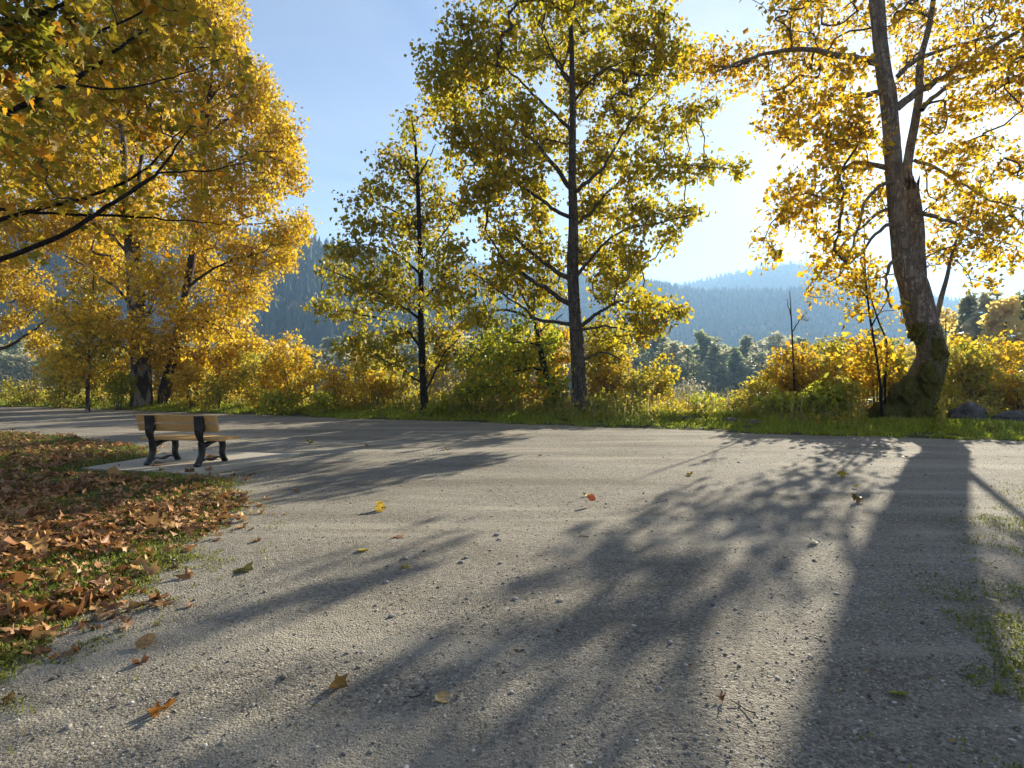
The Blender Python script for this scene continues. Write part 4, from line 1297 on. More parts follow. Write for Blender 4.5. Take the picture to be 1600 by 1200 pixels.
SHRUBS = [
    (570, 26.5, 60, 545, 'yelgrn', 'wide yellow green thicket behind the slim maple on its left', 0.9, 0.12),
    (690, 25.5, 46, 560, 'olive', 'olive thicket behind the slim maple on its right', 0.7, 0.12),
    (770, 24.5, 60, 520, 'olive', 'tall olive gold thicket behind the leaning tree', 1.1, 0.13),
    (850, 24.0, 50, 512, 'gold', 'tall gold thicket between the leaning tree and the tall cottonwood', 1.0, 0.13),
    (960, 24.5, 60, 505, 'yelgrn', 'tall yellow thicket behind the right side of the tall cottonwood', 1.0, 0.13),
    (1030, 24.0, 40, 560, 'olive', 'olive bush at the left end of the open gap', 0.9, 0.12),
    (270, 29.5, 60, 545, 'gold', 'dense gold thicket behind the slanting golden trunk', 1.1, 0.13),
    (160, 30.5, 60, 540, 'yelgrn', 'yellow green thicket behind the twin stemmed golden tree', 1.1, 0.13),
    (350, 28.5, 50, 540, 'gold', 'gold thicket behind the bench under the golden crown', 1.1, 0.13),
    (1290, 22.5, 60, 535, 'yelgrn', 'yellow thicket behind the mixed orange and green bush', 1.0, 0.13),
    (1400, 21.5, 40, 520, 'yelgrn', 'yellow thicket directly behind the mossy base of the big cottonwood', 1.0, 0.13),
    (1550, 23.5, 70, 525, 'gold', 'tall gold thicket behind the large rounded yellow bush', 1.0, 0.13),
    (1185, 22.5, 44, 590, 'yelgrn', 'yellow green weeds bush between the open gap and the bright orange bush', 0.9, 0.11),
    (460, 24.8, 58, 523, 'gold', 'tall yellow bush of upright stems beyond the bench, beside the golden tree', 1.2, 0.12),
    (405, 26.5, 40, 545, 'yelgrn', 'yellow green bush tucked under the lowest golden boughs', 1.0, 0.11),
    (520, 24.5, 34, 578, 'gold', 'low yellow bush just left of the slim maple', 1.0, 0.11),
    (585, 23.8, 42, 588, 'orange', 'orange gold bush at the left foot of the slim maple', 1.0, 0.11),
    (630, 25.5, 40, 570, 'yelgrn', 'yellow green bush right behind the slim maple trunk', 0.9, 0.11),
    (712, 24.0, 40, 575, 'pale', 'pale dry bush in the gap right of the slim maple', 0.7, 0.08),
    (735, 22.6, 34, 600, 'green', 'dark green low bush right of the slim maple', 1.1, 0.11),
    (800, 23.5, 50, 590, 'orange', 'rusty orange bush beneath the leaning tree', 1.1, 0.11),
    (945, 22.6, 50, 560, 'orange', 'rusty gold bush at the right foot of the tall cottonwood', 1.2, 0.11),
    (1000, 22.0, 42, 588, 'yelgrn', 'yellow bush second to the right from the tall cottonwood', 1.0, 0.11),
    (860, 21.2, 26, 618, 'green', 'small leafy green bush between the leaning trunk and the tall cottonwood', 1.1, 0.10),
    (930, 20.0, 20, 628, 'green', 'little nettle green bush hugging the foot of the tall cottonwood', 1.2, 0.10),
    (1065, 24.0, 34, 590, 'pale', 'pale seeding bush left of the open grassy gap', 0.8, 0.08),
    (1150, 19.5, 40, 622, 'yelgrn', 'low yellow green bush at the middle of the open gap', 1.0, 0.09),
    (1095, 20.5, 34, 625, 'green', 'low green weeds bush beside the flat stones', 0.9, 0.09),
    (1235, 21.5, 62, 540, 'orange', 'bright orange yellow bush round a bare thin pole stem', 0.9, 0.13),
    (1300, 20.0, 46, 555, 'amber', 'mixed orange and green bush left of the big cottonwood shoots', 0.9, 0.12),
    (1215, 18.2, 40, 622, 'green', 'broad leaved green bush in front of the bright orange bush', 1.2, 0.13),
    (1275, 17.6, 40, 606, 'green', 'dark green bramble bush left of the mossy roots', 1.2, 0.13),
    (1325, 17.6, 30, 596, 'yelgrn', 'yellow green bush against the left side of the mossy roots', 1.1, 0.12),
    (1370, 18.9, 34, 520, 'amber', 'tall thin leafy shoots bush close on the left of the big cottonwood', 0.6, 0.13),
    (1525, 20.5, 62, 540, 'yelgrn', 'large rounded yellow bush right of the big cottonwood', 1.5, 0.12),
    (1590, 19.5, 42, 575, 'gold', 'golden bush behind the second boulder', 1.3, 0.12),
    (1485, 20.2, 24, 600, 'yelgrn', 'small yellow bush squeezed between the big cottonwood and the first boulder', 1.2, 0.11),
    (1640, 18.0, 50, 590, 'yelgrn', 'leafy bush at the edge of the path past the second boulder', 1.1, 0.12),
    (300, 26.4, 34, 578, 'orange', 'orange bush right of the slanting golden trunk', 1.0, 0.11),
    (340, 25.6, 34, 590, 'yelgrn', 'yellow bush behind the bench, in front of the orange bush', 1.0, 0.11),
    (185, 27.0, 30, 590, 'green', 'dark green bush at the feet of the twin stemmed golden tree', 1.1, 0.11),
    (95, 29.0, 34, 585, 'yelgrn', 'yellow green bush left of the slender sapling', 1.0, 0.11),
    (40, 30.5, 40, 600, 'yelgrn', 'low yellowing bush at the far left of the verge', 1.0, 0.11),
    (440, 23.4, 40, 612, 'green', 'dark green low mound of bramble in front of the tall yellow bush', 1.2, 0.10),
    (505, 22.9, 34, 620, 'green', 'second green bramble mound, right of the one before the tall yellow bush', 1.2, 0.10),
    (690, 21.8, 30, 622, 'green', 'green bramble mound at the right foot of the slim maple', 1.1, 0.10),
    (780, 21.4, 36, 626, 'yelgrn', 'low yellow green mound between the slim maple and the leaning tree', 1.1, 0.10),
]
for i, (px, Y, hw, top, leaf, label, dn, sz) in enumerate(SHRUBS):
    make_shrub(px, Y, hw * 1.25, top - 9, leaf, label, 300 + i, dens=dn, size=sz * 1.05, group='shrubs along the verge', bark='pale_twig' if leaf == 'pale' else 'twig')

# bare pole sapling inside the orange bush, thin shoots beside the big trunk
make_tree('sapling_tree', 20.4, [[(1242, 622, 3.2), (1240, 570, 2.8), (1238, 530, 2.3), (1236, 490, 1.8), (1234, 455, 0.9)]],
          [(0.2, (1238, 518, 1.8), (1250, 500, 1.4), (1262, 488, 0.9)), (-0.2, (1237, 500, 1.6), (1232, 480, 1.2), (1230, 466, 0.8))],
          [(1238, 560, 14, 30, 0.5), (1256, 500, 8, 8, 0.4)], 'orange', 'nearly bare upright sapling pole rising from the bright orange bush', bark='dark', crown_depth=0.2, dens=1 / 90., per=3, size=0.13, seed=91, sides=7, flare=1.0)
make_tree('sapling_tree', 18.0, [[(1378, 620, 4), (1370, 560, 3.6), (1360, 500, 3.2), (1353, 440, 2.7), (1351, 390, 2), (1350, 350, 1.2)], [(1382, 600, 3.4), (1386, 540, 3), (1372, 500, 2.5), (1360, 460, 2), (1357, 420, 1.2)]],
          [(0.2, (1362, 510, 2.5), (1380, 480, 2), (1392, 450, 1)), (-0.2, (1357, 470, 2.2), (1335, 440, 1.6), (1322, 420, 0.9))],
          [(1352, 420, 22, 40, 0.5), (1340, 470, 26, 30, 0.5), (1382, 480, 20, 34, 0.6), (1370, 560, 24, 34, 0.8), (1330, 540, 26, 24, 0.6)], 'amber', 'pair of thin dark shoots rising just left of the big cottonwood trunk', bark='dark', crown_depth=0.5, dens=1 / 100., per=7, size=0.14, seed=92, sides=7, flare=1.0)


def bare_scrub():
    """pale leafless branches arching at the far left"""
    r = np.random.default_rng(8)
    b0 = np.array(P(55, 610, 31.0))
    b0[2] = gz(b0[0], b0[1]) - 0.1
    t = thing('bare_bush', tuple(b0), 'pale leafless bush of arching bare twigs below the orange leaved tree', 'shrub')
    for k in range(26):
        a = r.uniform(0, 6.28)
        e = np.array((r.normal() * 1.7, r.normal() * 0.7, r.uniform(0.8, 2.6)))
        m = e * np.array((0.35, 0.4, 0.95)) + np.array((0, 0, 0.35))
        c = catmull(np.array([(0, 0, 0), m, e]), 6)
        c[1:] += r.normal(size=(len(c) - 1, 3)) * 0.03
        v, q = tube(c, np.linspace(0.022, 0.006, len(c)), 4)
        obj('stem', make_mesh('stem', v, [q], True), M_BARK['pale_twig'], t)


bare_scrub()

# ------------------------------------------------------------------ verge plants, grass, litter (nobody could count them)
def scatter_band(n, d0, d1, xr, power=1.0, seed=1):
    """points on the verge between d0 and d1 metres beyond the path edge"""
    r = np.random.default_rng(seed)
    t = r.uniform(0, 1, n)
    px = xr[0] + (xr[1] - xr[0]) * t
    ex, ey = EDGE[:, 0], EDGE[:, 1]
    epx = 800 + FPX * ex / ey
    Y0 = np.interp(px, epx, ey)
    X0 = (px - 800) / FPX * Y0
    d = d0 + (d1 - d0) * r.uniform(0, 1, n) ** power
    dirx, diry = 0.22, 0.975
    return np.stack([X0 + dirx * d, Y0 + diry * d], 1), d, r


def blades(p2, z, hgt, r, width=0.012, bend=0.5):
    n = len(p2)
    a = r.uniform(0, 2 * np.pi, n)
    d = np.stack([np.cos(a), np.sin(a), 0 * a], 1)
    sidev = np.stack([-np.sin(a), np.cos(a), 0 * a], 1)
    base = np.column_stack([p2, z - 0.01])
    h = hgt[:, None]
    w = (width * r.uniform(0.7, 1.5, n))[:, None]
    b = (bend * r.uniform(0.2, 1.2, n))[:, None]
    v0 = base - sidev * w * 0.5
    v1 = base + sidev * w * 0.5
    m = base + np.array((0, 0, 1.0)) * h * 0.6 + d * h * b * 0.35
    v2 = m + sidev * w * 0.42
    v3 = m - sidev * w * 0.42
    v4 = base + np.array((0, 0, 1.0)) * h * (1 - 0.25 * b) + d * h * b
    V = np.stack([v0, v1, v2, v3, v4], 1).reshape(-1, 3)
    i = np.arange(n)[:, None] * 5
    return V, np.vstack([i + np.array([[0, 1, 2]]), i + np.array([[0, 2, 3]]), i + np.array([[3, 2, 4]])])


def open_view(p, d):
    """true where low growth may stand: kept short round the boulders, the stones and the big roots"""
    px = 800 + FPX * p[:, 0] / p[:, 1]
    bad = np.zeros(len(p), bool)
    for (c, w, ymax) in ((1511, 34, 17.6), (1578, 32, 17.3), (1410, 58, 18.7), (1110, 80, 18.6)):
        bad |= (np.abs(px - c) < w) & (p[:, 1] < ymax)
    return ~bad


def verge():
    p, d, r = scatter_band(105000, -0.75, 3.2, (-80, 1720), 1.5, 31)
    dn = sd_verge(p) + 0.31 * vnoise(p, 1.3, 3, 21.0) + 0.19 * vnoise(p, 5.0, 3, 5.0) + 0.5 * vnoise(p, 0.6, 3, 61.0) + r.normal(size=len(p)) * 0.06
    clump = vnoise(p, 1.7, 3, 77.0)
    keepm = (dn > 0.0) & (clump > -0.45 + 0.25 * (d < 0.3))
    p, d, clump = p[keepm], d[keepm], clump[keepm]
    low = np.where(open_view(p, d), 1.0, 0.6)
    z = ground_z(p)
    hg = low * (0.07 + 0.13 * smooth(dn[keepm], 0.1, 1.6)) * (1 + 0.7 * np.clip(clump, -0.5, 1)) * r.uniform(0.6, 1.5, len(p))
    V, F = blades(p, z, hg, r, 0.022, 0.6)
    tag(obj('verge_grass', make_mesh('verge_grass', V, [F]), M_GRASS), 'bright green grass strip growing along the far edge of the gravel path', 'grass', None, 'stuff')
    # weeds and ground cover behind the grass
    for k, (leaf, n, d0, d1, hmax, sd, sz, lo) in enumerate([('green', 30000, 0.7, 4.5, 0.45, 51, 0.085, -0.05), ('yelgrn', 34000, 1.0, 7.0, 0.85, 52, 0.09, -0.25), ('amber', 12000, 1.4, 7.0, 0.8, 53, 0.09, 0.0), ('pale', 20000, 3.0, 11.0, 0.85, 54, 0.07, -0.1)]):
        p, d, r = scatter_band(n, d0, d1, (-80, 1720), 1.1, sd)
        cl = vnoise(p, 0.55, 3, sd * 3.0)
        if leaf == 'pale':
            px = 800 + FPX * p[:, 0] / p[:, 1]
            cl = cl - 0.35 * ((px < 1000) | (px > 1330)) * (px > 300)
        keepm = (cl > lo) & open_view(p, d)
        p, d, cl = p[keepm], d[keepm], cl[keepm]
        z = ground_z(p)
        h = hmax * smooth(d, d0 - 0.4, d0 + 1.6) * np.clip(0.35 + 0.9 * (cl - lo), 0.1, 1.25)
        zz = z + h * r.uniform(0.02, 1, len(p)) ** 0.75
        pts = np.column_stack([p, zz]) + r.normal(size=(len(p), 3)) * 0.04
        V, F = leaves(pts, sz, r, 0.15, 0.35, 0.7)
        nm = ('ground_cover', 'undergrowth', 'undergrowth', 'seedhead_growth')[k]
        lb = ('low green weeds spreading behind the verge grass', 'yellowing undergrowth filling the verge between the trees', 'rust tinted undergrowth scattered among the verge shrubs', 'pale seeding plants on the bank beyond the open gap')[k]
        tag(obj(nm, make_mesh(nm, V, [F]), M_LEAF[leaf]), lb, 'undergrowth', None, 'stuff')
    # upright dry stalks
    p, d, r = scatter_band(7000, 0.8, 9.0, (-80, 1720), 1.0, 61)
    p = p[open_view(p, d)]
    z = ground_z(p)
    V, F = blades(p, z, r.uniform(0.3, 1.15, len(p)), r, 0.012, 0.25)
    tag(obj('dry_stalks', make_mesh('dry_stalks', V, [F]), M_GRASS_DRY), 'thin straw coloured stalks standing through the verge undergrowth', 'dry grass', None, 'stuff')


verge()


def lawn_cover():
    r = np.random.default_rng(71)
    # blades, thinning with distance
    n = 230000
    Y = 2.2 * np.exp(r.uniform(0, 1, n) * math.log(17.5 / 2.2))
    X = -r.uniform(0.30, 1.15, n) * Y - 0.2
    p = np.stack([X, Y], 1)
    d = sd_poly(p, LAWN) + 0.26 * vnoise(p, 1.3, 3, 21.0) + 0.16 * vnoise(p, 5.0, 3, 5.0) + r.normal(size=n) * 0.05 + 0.08
    cl = vnoise(p, 0.9, 3, 15.0)
    edge_boost = 0.75 * (1 - smooth(d, 0.3, 1.8))
    fade = (d > -0.8) & (d <= 0) & (vnoise(p, 4.0, 3, 19.0) > 0.22) & (r.uniform(0, 1, n) < 0.6 * np.exp(np.minimum(d, 0) / 0.25))
    k = fade | (d > 0.0) & (cl + edge_boost + r.normal(size=n) * 0.2 > -0.08)
    padp = np.array([(-7.35, 9.55), (-4.95, 8.95), (-4.2, 11.4), (-6.8, 12.0)])
    k &= ~inside(p, padp)
    p, cl, d = p[k], cl[k], d[k]
    z = np.maximum(ground_z(p), path_z(p))
    hg = r.uniform(0.025, 0.10, len(p)) * (1 + 0.6 * np.clip(cl, -0.5, 1)) * (0.55 + 0.45 * smooth(d, 0.0, 0.4))
    V, F = blades(p, z, hg, r, 0.0085, 0.9)
    tag(obj('lawn_grass', make_mesh('lawn_grass', V, [F]), M_LAWN), 'short green grass showing between fallen leaves on the lawn corner', 'grass', None, 'stuff')
    padw = np.array([(-7.6, 9.25), (-4.8, 8.45), (-4.0, 11.5), (-6.9, 12.2)])
    # leaf litter
    n = 27000
    Y = 2.2 * np.exp(r.uniform(0, 1, n) ** 0.85 * math.log(17.5 / 2.2))
    X = -r.uniform(0.30, 1.2, n) * Y - 0.2
    p = np.stack([X, Y], 1)
    d = sd_poly(p, LAWN) + 0.12 * vnoise(p, 1.3, 3, 21.0)
    cl = vnoise(p, 1.1, 4, 95.0) * 1.2
    fade = (d > -0.9) & (r.uniform(0, 1, n) < 0.22 * np.exp(np.minimum(d, 0) / 0.28))
    k = ((d > -0.05) | fade) & ((cl > 0.1) & fade | (cl + 0.85 * smooth(d, 0.0, 1.6) + r.normal(size=n) * 0.6 > 0.52)) & ~(inside(p, padw) & (r.uniform(0, 1, n) > 0.06))
    p = p[k]
    n = len(p)
    z = np.maximum(ground_z(p) + r.uniform(0.02, 0.085, n) * smooth(sd_poly(p, LAWN), -0.1, 0.3), path_z(p) + 0.012)
    z = np.where(inside(p, padp), np.maximum(z, 0.065), z)
    pts = np.column_stack([p, z])
    up = norm(r.normal(size=(n, 3)) * 0.30 + np.array((0, 0, 1.0)))
    tip = r.normal(size=(n, 3))
    tip -= (tip * up).sum(1, keepdims=True) * up
    order = np.argsort(p[:, 1] + 0.35 * np.abs(p[:, 0] / p[:, 1] > 0.92) * 99)
    own, rest = order[:262], order[262:]
    V, F = lobed_many(pts[rest], 0.086, r, tip[rest], up[rest], 0.55, 0.3)
    tag(obj('leaf_litter', make_mesh('leaf_litter', V, [F]), M_LITTER), 'thick litter of dry brown and orange maple leaves over the lawn corner', 'leaf litter', None, 'stuff')
    return pts[own], tip[own], up[own]


LIT = lawn_cover()


def right_patch():
    r = np.random.default_rng(72)
    n = 60000
    Y = 1.9 * np.exp(r.uniform(0, 1, n) * math.log(10.5 / 1.9))
    X = r.uniform(0.6, 1.25, n) * Y
    p = np.stack([X, Y], 1)
    d = sd_poly(p, RIGHTP) + 0.30 * vnoise(p, 1.3, 3, 21.0)
    cl = vnoise(p, 1.9, 3, 8.0)
    fade = (d > -1.2) & (vnoise(p, 3.0, 3, 19.0) > 0.25) & (r.uniform(0, 1, n) < 0.5 * np.exp(np.minimum(d, 0) / 0.4))
    k = fade | (d > 0.0) & (cl + r.normal(size=n) * 0.15 + 0.45 * smooth(d, 0.3, 2.2) > 0.16)
    p, cl = p[k], cl[k]
    V, F = blades(p, np.maximum(ground_z(p), path_z(p)), r.uniform(0.012, 0.05, len(p)), r, 0.007, 1.0)
    tag(obj('thin_grass', make_mesh('thin_grass', V, [F]), M_LAWN), 'thin worn mossy grass creeping in at the right side of the gravel', 'grass', None, 'stuff')


right_patch()


def pebbles():
    """loose grit and small stones on the packed surface"""
    r = np.random.default_rng(73)
    n = 34000
    Y = 1.9 * np.exp(r.uniform(0, 1, n) ** 1.1 * math.log(16 / 1.9))
    X = r.uniform(-1.0, 1.0, n) * Y
    p = np.stack([X, Y], 1)
    k = (sd_poly(p, LAWN) < 0.15) & (sd_poly(p, RIGHTP) < 0.8) & (sd_verge(p) < -0.1) & (vnoise(p, 0.8, 3, 33.0) + r.normal(size=n) * 0.4 > -0.25)
    p = p[k]
    n = len(p)
    s = 0.0029 * np.exp(np.abs(r.normal(size=n)) * 0.55)
    big = r.uniform(0, 1, n) < 0.006
    s[big] *= r.uniform(1.6, 3.0, big.sum())
    z = np.maximum(path_z(p), ground_z(p)) + s * 0.25
    ph = (1 + 5 ** 0.5) / 2
    ico = norm(np.array([(-1, ph, 0), (1, ph, 0), (-1, -ph, 0), (1, -ph, 0), (0, -1, ph), (0, 1, ph), (0, -1, -ph), (0, 1, -ph), (ph, 0, -1), (ph, 0, 1), (-ph, 0, -1), (-ph, 0, 1)], float))
    f = np.array([(0, 11, 5), (0, 5, 1), (0, 1, 7), (0, 7, 10), (0, 10, 11), (1, 5, 9), (5, 11, 4), (11, 10, 2), (10, 7, 6), (7, 1, 8), (3, 9, 4), (3, 4, 2), (3, 2, 6), (3, 6, 8), (3, 8, 9), (4, 9, 5), (2, 4, 11), (6, 2, 10), (8, 6, 7), (9, 8, 1)])
    a = r.uniform(0, 6.28, n)
    loc = ico[None] * r.uniform(0.78, 1.22, (n, 12, 1)) * np.stack([r.uniform(0.8, 1.5, n), r.uniform(0.7, 1.1, n), r.uniform(0.4, 0.75, n)], 1)[:, None] * s[:, None, None]
    ca, sa = np.cos(a)[:, None], np.sin(a)[:, None]
    x = loc[..., 0] * ca - loc[..., 1] * sa
    y = loc[..., 0] * sa + loc[..., 1] * ca
    V = np.stack([p[:, :1] + x, p[:, 1:] + y, z[:, None] + loc[..., 2]], -1).reshape(-1, 3)
    F = (np.arange(n)[:, None, None] * 12 + f[None]).reshape(-1, 3)
    m, T = new_mat('pebbles')
    g = T.n('ShaderNodeNewGeometry')
    c = T.ramp(g.outputs['Random Per Island'], [(0.0, (0.07, 0.066, 0.06)), (0.35, (0.19, 0.175, 0.15)), (0.75, (0.33, 0.30, 0.25)), (1.0, (0.58, 0.54, 0.47))])
    pr = T.n('ShaderNodeBsdfPrincipled')
    T.put(pr.inputs['Base Color'], c)
    pr.inputs['Roughness'].default_value = 0.9
    surface(T, pr.outputs[0])
    tag(obj('loose_gravel', make_mesh('loose_gravel', V, [F]), m), 'loose grit and small pebbles scattered over the packed gravel path', 'gravel', None, 'stuff')


pebbles()

def crumbs():
    """leaf scraps, bits of bark and needles trodden over the gravel"""
    r = np.random.default_rng(75)
    n = 3600
    Y = 1.9 * np.exp(r.uniform(0, 1, n) * math.log(17 / 1.9))
    p = np.stack([r.uniform(-1.0, 1.0, n) * Y, Y], 1)
    near = np.maximum(sd_poly(p, LAWN), sd_poly(p, RIGHTP))
    k = (near < 0.1) & (sd_verge(p) < -0.05) & (r.uniform(0, 1, n) < 0.35 + 0.65 * np.exp(np.minimum(near, 0) / 0.7) + 0.3 * vnoise(p, 0.5, 2, 4.0))
    p = p[k]
    n = len(p)
    pts = np.column_stack([p, np.maximum(path_z(p), ground_z(p)) + 0.006])
    tip = r.normal(size=(n, 3)) * np.array((1, 1, 0.25))
    s = (0.016 * np.exp(r.normal(size=n) * 0.5))[:, None]
    tip = norm(tip)
    side = norm(np.cross(tip, np.array((0, 0, 1.0)) + r.normal(size=(n, 3)) * 0.4))
    w = s * r.uniform(0.12, 0.6, (n, 1))
    V = np.stack([pts, pts + tip * s * 0.5 + side * w * 0.5, pts + tip * s, pts + tip * s * 0.5 - side * w * 0.5 + np.array((0, 0, 0.003))], 1).reshape(-1, 3)
    i = np.arange(n)[:, None] * 4
    F = np.vstack([i + np.array([[0, 2, 1]]), i + np.array([[0, 3, 2]])])
    m = leaf_mat('leaf_scraps', [(0.05, 0.035, 0.02), (0.12, 0.08, 0.04), (0.28, 0.20, 0.11), (0.07, 0.05, 0.03), (0.33, 0.22, 0.05)], 0.1, 1.0, 0.8)
    tag(obj('leaf_debris', make_mesh('leaf_debris', V, [F]), m), 'small brown leaf scraps and bark bits trodden over the gravel', 'debris', None, 'stuff')


crumbs()

# ------------------------------------------------------------------ single fallen leaves, stones and twigs
def leaf_frame(o, pos, tip, up, s):
    from mathutils import Matrix
    tip = norm(tip)
    side = norm(np.cross(tip, up))
    no = np.cross(side, tip)
    o.matrix_world = Matrix(((side[0] * s, tip[0] * s, no[0] * s, pos[0]), (side[1] * s, tip[1] * s, no[1] * s, pos[1]), (side[2] * s, tip[2] * s, no[2] * s, pos[2]), (0, 0, 0, 1)))


def fallen_leaves():
    r = np.random.default_rng(74)
    cols = {'yellow': (0.50, 0.33, 0.04), 'orange': (0.55, 0.21, 0.03), 'tan': (0.42, 0.23, 0.10), 'brown': (0.20, 0.095, 0.03), 'red': (0.28, 0.075, 0.03), 'green': (0.34, 0.34, 0.04), 'pale': (0.55, 0.48, 0.38), 'olive': (0.24, 0.22, 0.05), 'rust': (0.33, 0.14, 0.045)}
    mats = {k: one_leaf_mat('fallen_leaf_' + k, c, 0.3, 1.1) for k, c in cols.items()}
    protos = []
    for k in range(6):
        v, f = lobed_local(r, 0.75)
        if k % 2:                                  # heart shaped cottonwood leaf
            nl = len(v) - 1
            a = np.linspace(0, 2 * np.pi, nl, endpoint=False)
            v[:nl, 0] = 0.40 * np.sin(a) * (1 - 0.25 * np.cos(a)) ** 1.5
            v[:nl, 1] = 0.45 - 0.45 * np.cos(a) + 0.12 * np.exp(-((a - np.pi) / 0.25) ** 2)
            v[:, 2] = 0.9 * v[:, 0] ** 2 + 0.35 * (v[:, 1] - 0.4) ** 2 + r.normal(size=nl + 1) * 0.03
        protos.append((v, f))
    spots = [
        (602, 799, 'yellow', 0.16, 'bright yellow leaf standing on edge beside the topmost long shadow band'),
        (561, 865, 'orange', 0.15, 'curled orange brown leaf at the left end of the pebble patch'),
        (621, 840, 'tan', 0.12, 'small tan leaf left of the pebble patch'),
        (213, 1008, 'tan', 0.165, 'crumpled tan leaf on bare gravel below the lawn corner'),
        (394, 892, 'olive', 0.17, 'olive green leaf lying in the lower of the two left shadow bands'),
        (678, 1097, 'tan', 0.125, 'crumpled tan leaf deep in the broad shadow nearest the viewer'),
        (246, 1122, 'orange', 0.11, 'orange leaf at the very bottom of the gravel, below the crumpled tan leaf'),
        (1388, 1085, 'green', 0.125, 'yellow green leaf at the edge of the big trunk shadow'),
        (1310, 744, 'orange', 0.17, 'upright orange leaf farthest of the three before the big cottonwood'),
        (1331, 762, 'yellow', 0.17, 'flat yellow brown leaf in the middle of the three before the big cottonwood'),
        (1343, 786, 'brown', 0.15, 'brown gold leaf nearest of the three before the big cottonwood'),
        (931, 790, 'red', 0.14, 'red orange leaf standing up near the centre of the gravel'),
        (920, 775, 'yellow', 0.13, 'flat yellow leaf just behind the red orange one'),
        (1268, 846, 'brown', 0.13, 'brown curled leaf on the sunlit strip left of the big trunk shadow'),
        (486, 694, 'orange', 0.20, 'orange leaf in the shade past the bench end'),
        (576, 698, 'red', 0.17, 'reddish leaf on the shaded gravel, between the orange leaf and the tan one'),
        (693, 704, 'tan', 0.19, 'tan leaf farthest along the shaded gravel from the bench'),
        (1078, 1041, 'red', 0.06, 'tiny dark red leaf in a lit patch of the near gravel'),
        (628, 890, 'yellow', 0.07, 'tiny yellow leaf scrap below the pebble patch'),
        (1560, 943, 'pale', 0.11, 'pale bleached leaf on the shaded worn grass'),
        (515, 1076, 'brown', 0.12, 'brown leaf crumbled among grass scraps near the bottom of the gravel'),
        (1590, 862, 'pale', 0.12, 'whitish leaf on the sunlit worn grass'),
        (332, 724, 'tan', 0.20, 'tan leaf on the concrete between the bench feet'),
        (345, 722, 'orange', 0.17, 'orange leaf beside the near front foot of the bench'),
        (303, 741, 'brown', 0.16, 'brown leaf on the concrete edge below the bench'),
        (300, 706, 'red', 0.18, 'purple red leaf on the shaded ground under the bench seat'),
        (1125, 1097, 'brown', 0.06, 'dull brown leaf scrap near the pale twig'),
        (1420, 716, 'brown', 0.14, 'dark leaf in the shade of the big trunk'),
        (1075, 742, 'yellow', 0.12, 'faded yellow leaf on the far sunlit gravel'),
        (840, 715, 'tan', 0.14, 'tan leaf on the far gravel before the tall cottonwood'),
    ]
    for k, (px, py, c, s, label) in enumerate(spots):
        x, y = G(px, py)
        v, f = protos[k % 6]
        me = make_mesh('fallen_leaf', v, [f])
        me.materials.append(mats[c])
        o = obj('fallen_leaf', me)
        up = norm(r.normal(size=3) * 0.35 + np.array((0, 0, 1.0)))
        if 'upright' in label or 'standing' in label:
            up = norm(np.array((r.normal() * 0.4, -0.9, 0.45)))
        tip = r.normal(size=3)
        tip -= (tip @ up) * up
        zz = max(float(path_z(np.array([[x, y]]))[0]), gz(x, y)) + (0.075 if 'concrete' in label or 'foot of the bench' in label else 0.012) + (0.4 * s if ('upright' in label or 'standing' in label) else 0.05 * s)
        leaf_frame(o, (x, y, zz), tip, up, s * (0.78 if (k % 6) % 2 else 1.0))
        tag(o, label, 'leaf', 'single leaves on the gravel')
    names = ['tan', 'brown', 'rust', 'brown', 'tan', 'rust', 'brown', 'tan', 'rust', 'brown', 'yellow', 'brown']
    lits = []
    for k in range(12):
        v, f = lobed_local(r, 0.8)
        me = make_mesh('fallen_leaf', v, [f])
        me.materials.append(mats[names[k % 12]])
        lits.append((me, names[k % 12]))
    for p, t, u in zip(*LIT):
        me, c = lits[int(r.integers(0, 12))]
        o = obj('fallen_leaf', me)
        leaf_frame(o, p + np.array((0, 0, 0.015)), t, u, 0.085 * min(1.35, math.exp(r.normal() * 0.28)))
        tag(o, {'tan': 'dry tan maple leaf lying among others on the lawn corner', 'brown': 'dry dark brown maple leaf lying among others on the lawn corner', 'rust': 'dry rust coloured maple leaf lying among others on the lawn corner', 'yellow': 'yellow maple leaf lying among dry ones on the lawn corner'}[c], 'leaf', 'maple leaves lying on the lawn corner')


fallen_leaves()


def rock(name, c, rad, seed, label, cat, mat, amp=0.3, sub=3, group=None, rotz=0.0):
    import bmesh
    bm = bmesh.new()
    bmesh.ops.create_icosphere(bm, subdivisions=sub, radius=1.0)
    planes = [Vector(norm(np.random.default_rng(seed * 7 + k).normal(size=3))) for k in range(11)]
    for v in bm.verts:
        co = v.co.copy()
        for p in planes:                       # facets
            d = co.dot(p)
            if d > 0.78:
                co -= p * (d - 0.78) * 0.85
        co *= 1 + amp * 0.5 * mnoise.fractal(v.co * 1.9 + Vector((seed * 3.1, 0, 0)), 0.9, 2.1, 4)
        v.co = Vector((co.x * rad[0], co.y * rad[1], co.z * rad[2]))
    me = bpy.data.meshes.new(name)
    bm.to_mesh(me)
    bm.free()
    o = obj(name, me, mat)
    o.location = c
    o.rotation_euler = (0, 0, rotz)
    tag(o, label, cat, group)
    return o


def boulder_at(px, Y, wpx, hpx, seed, label, sub=4, name='boulder'):
    x = (px - 800) / FPX * Y
    z = gz(x, Y)
    rock(name, (x, Y, z + hpx / FPX * Y * 0.28), (wpx / FPX * Y * 0.5, wpx / FPX * Y * 0.38, hpx / FPX * Y * 0.66), seed, label, name, M_BOULDER, 0.5, sub, 'rocks at the path edge')


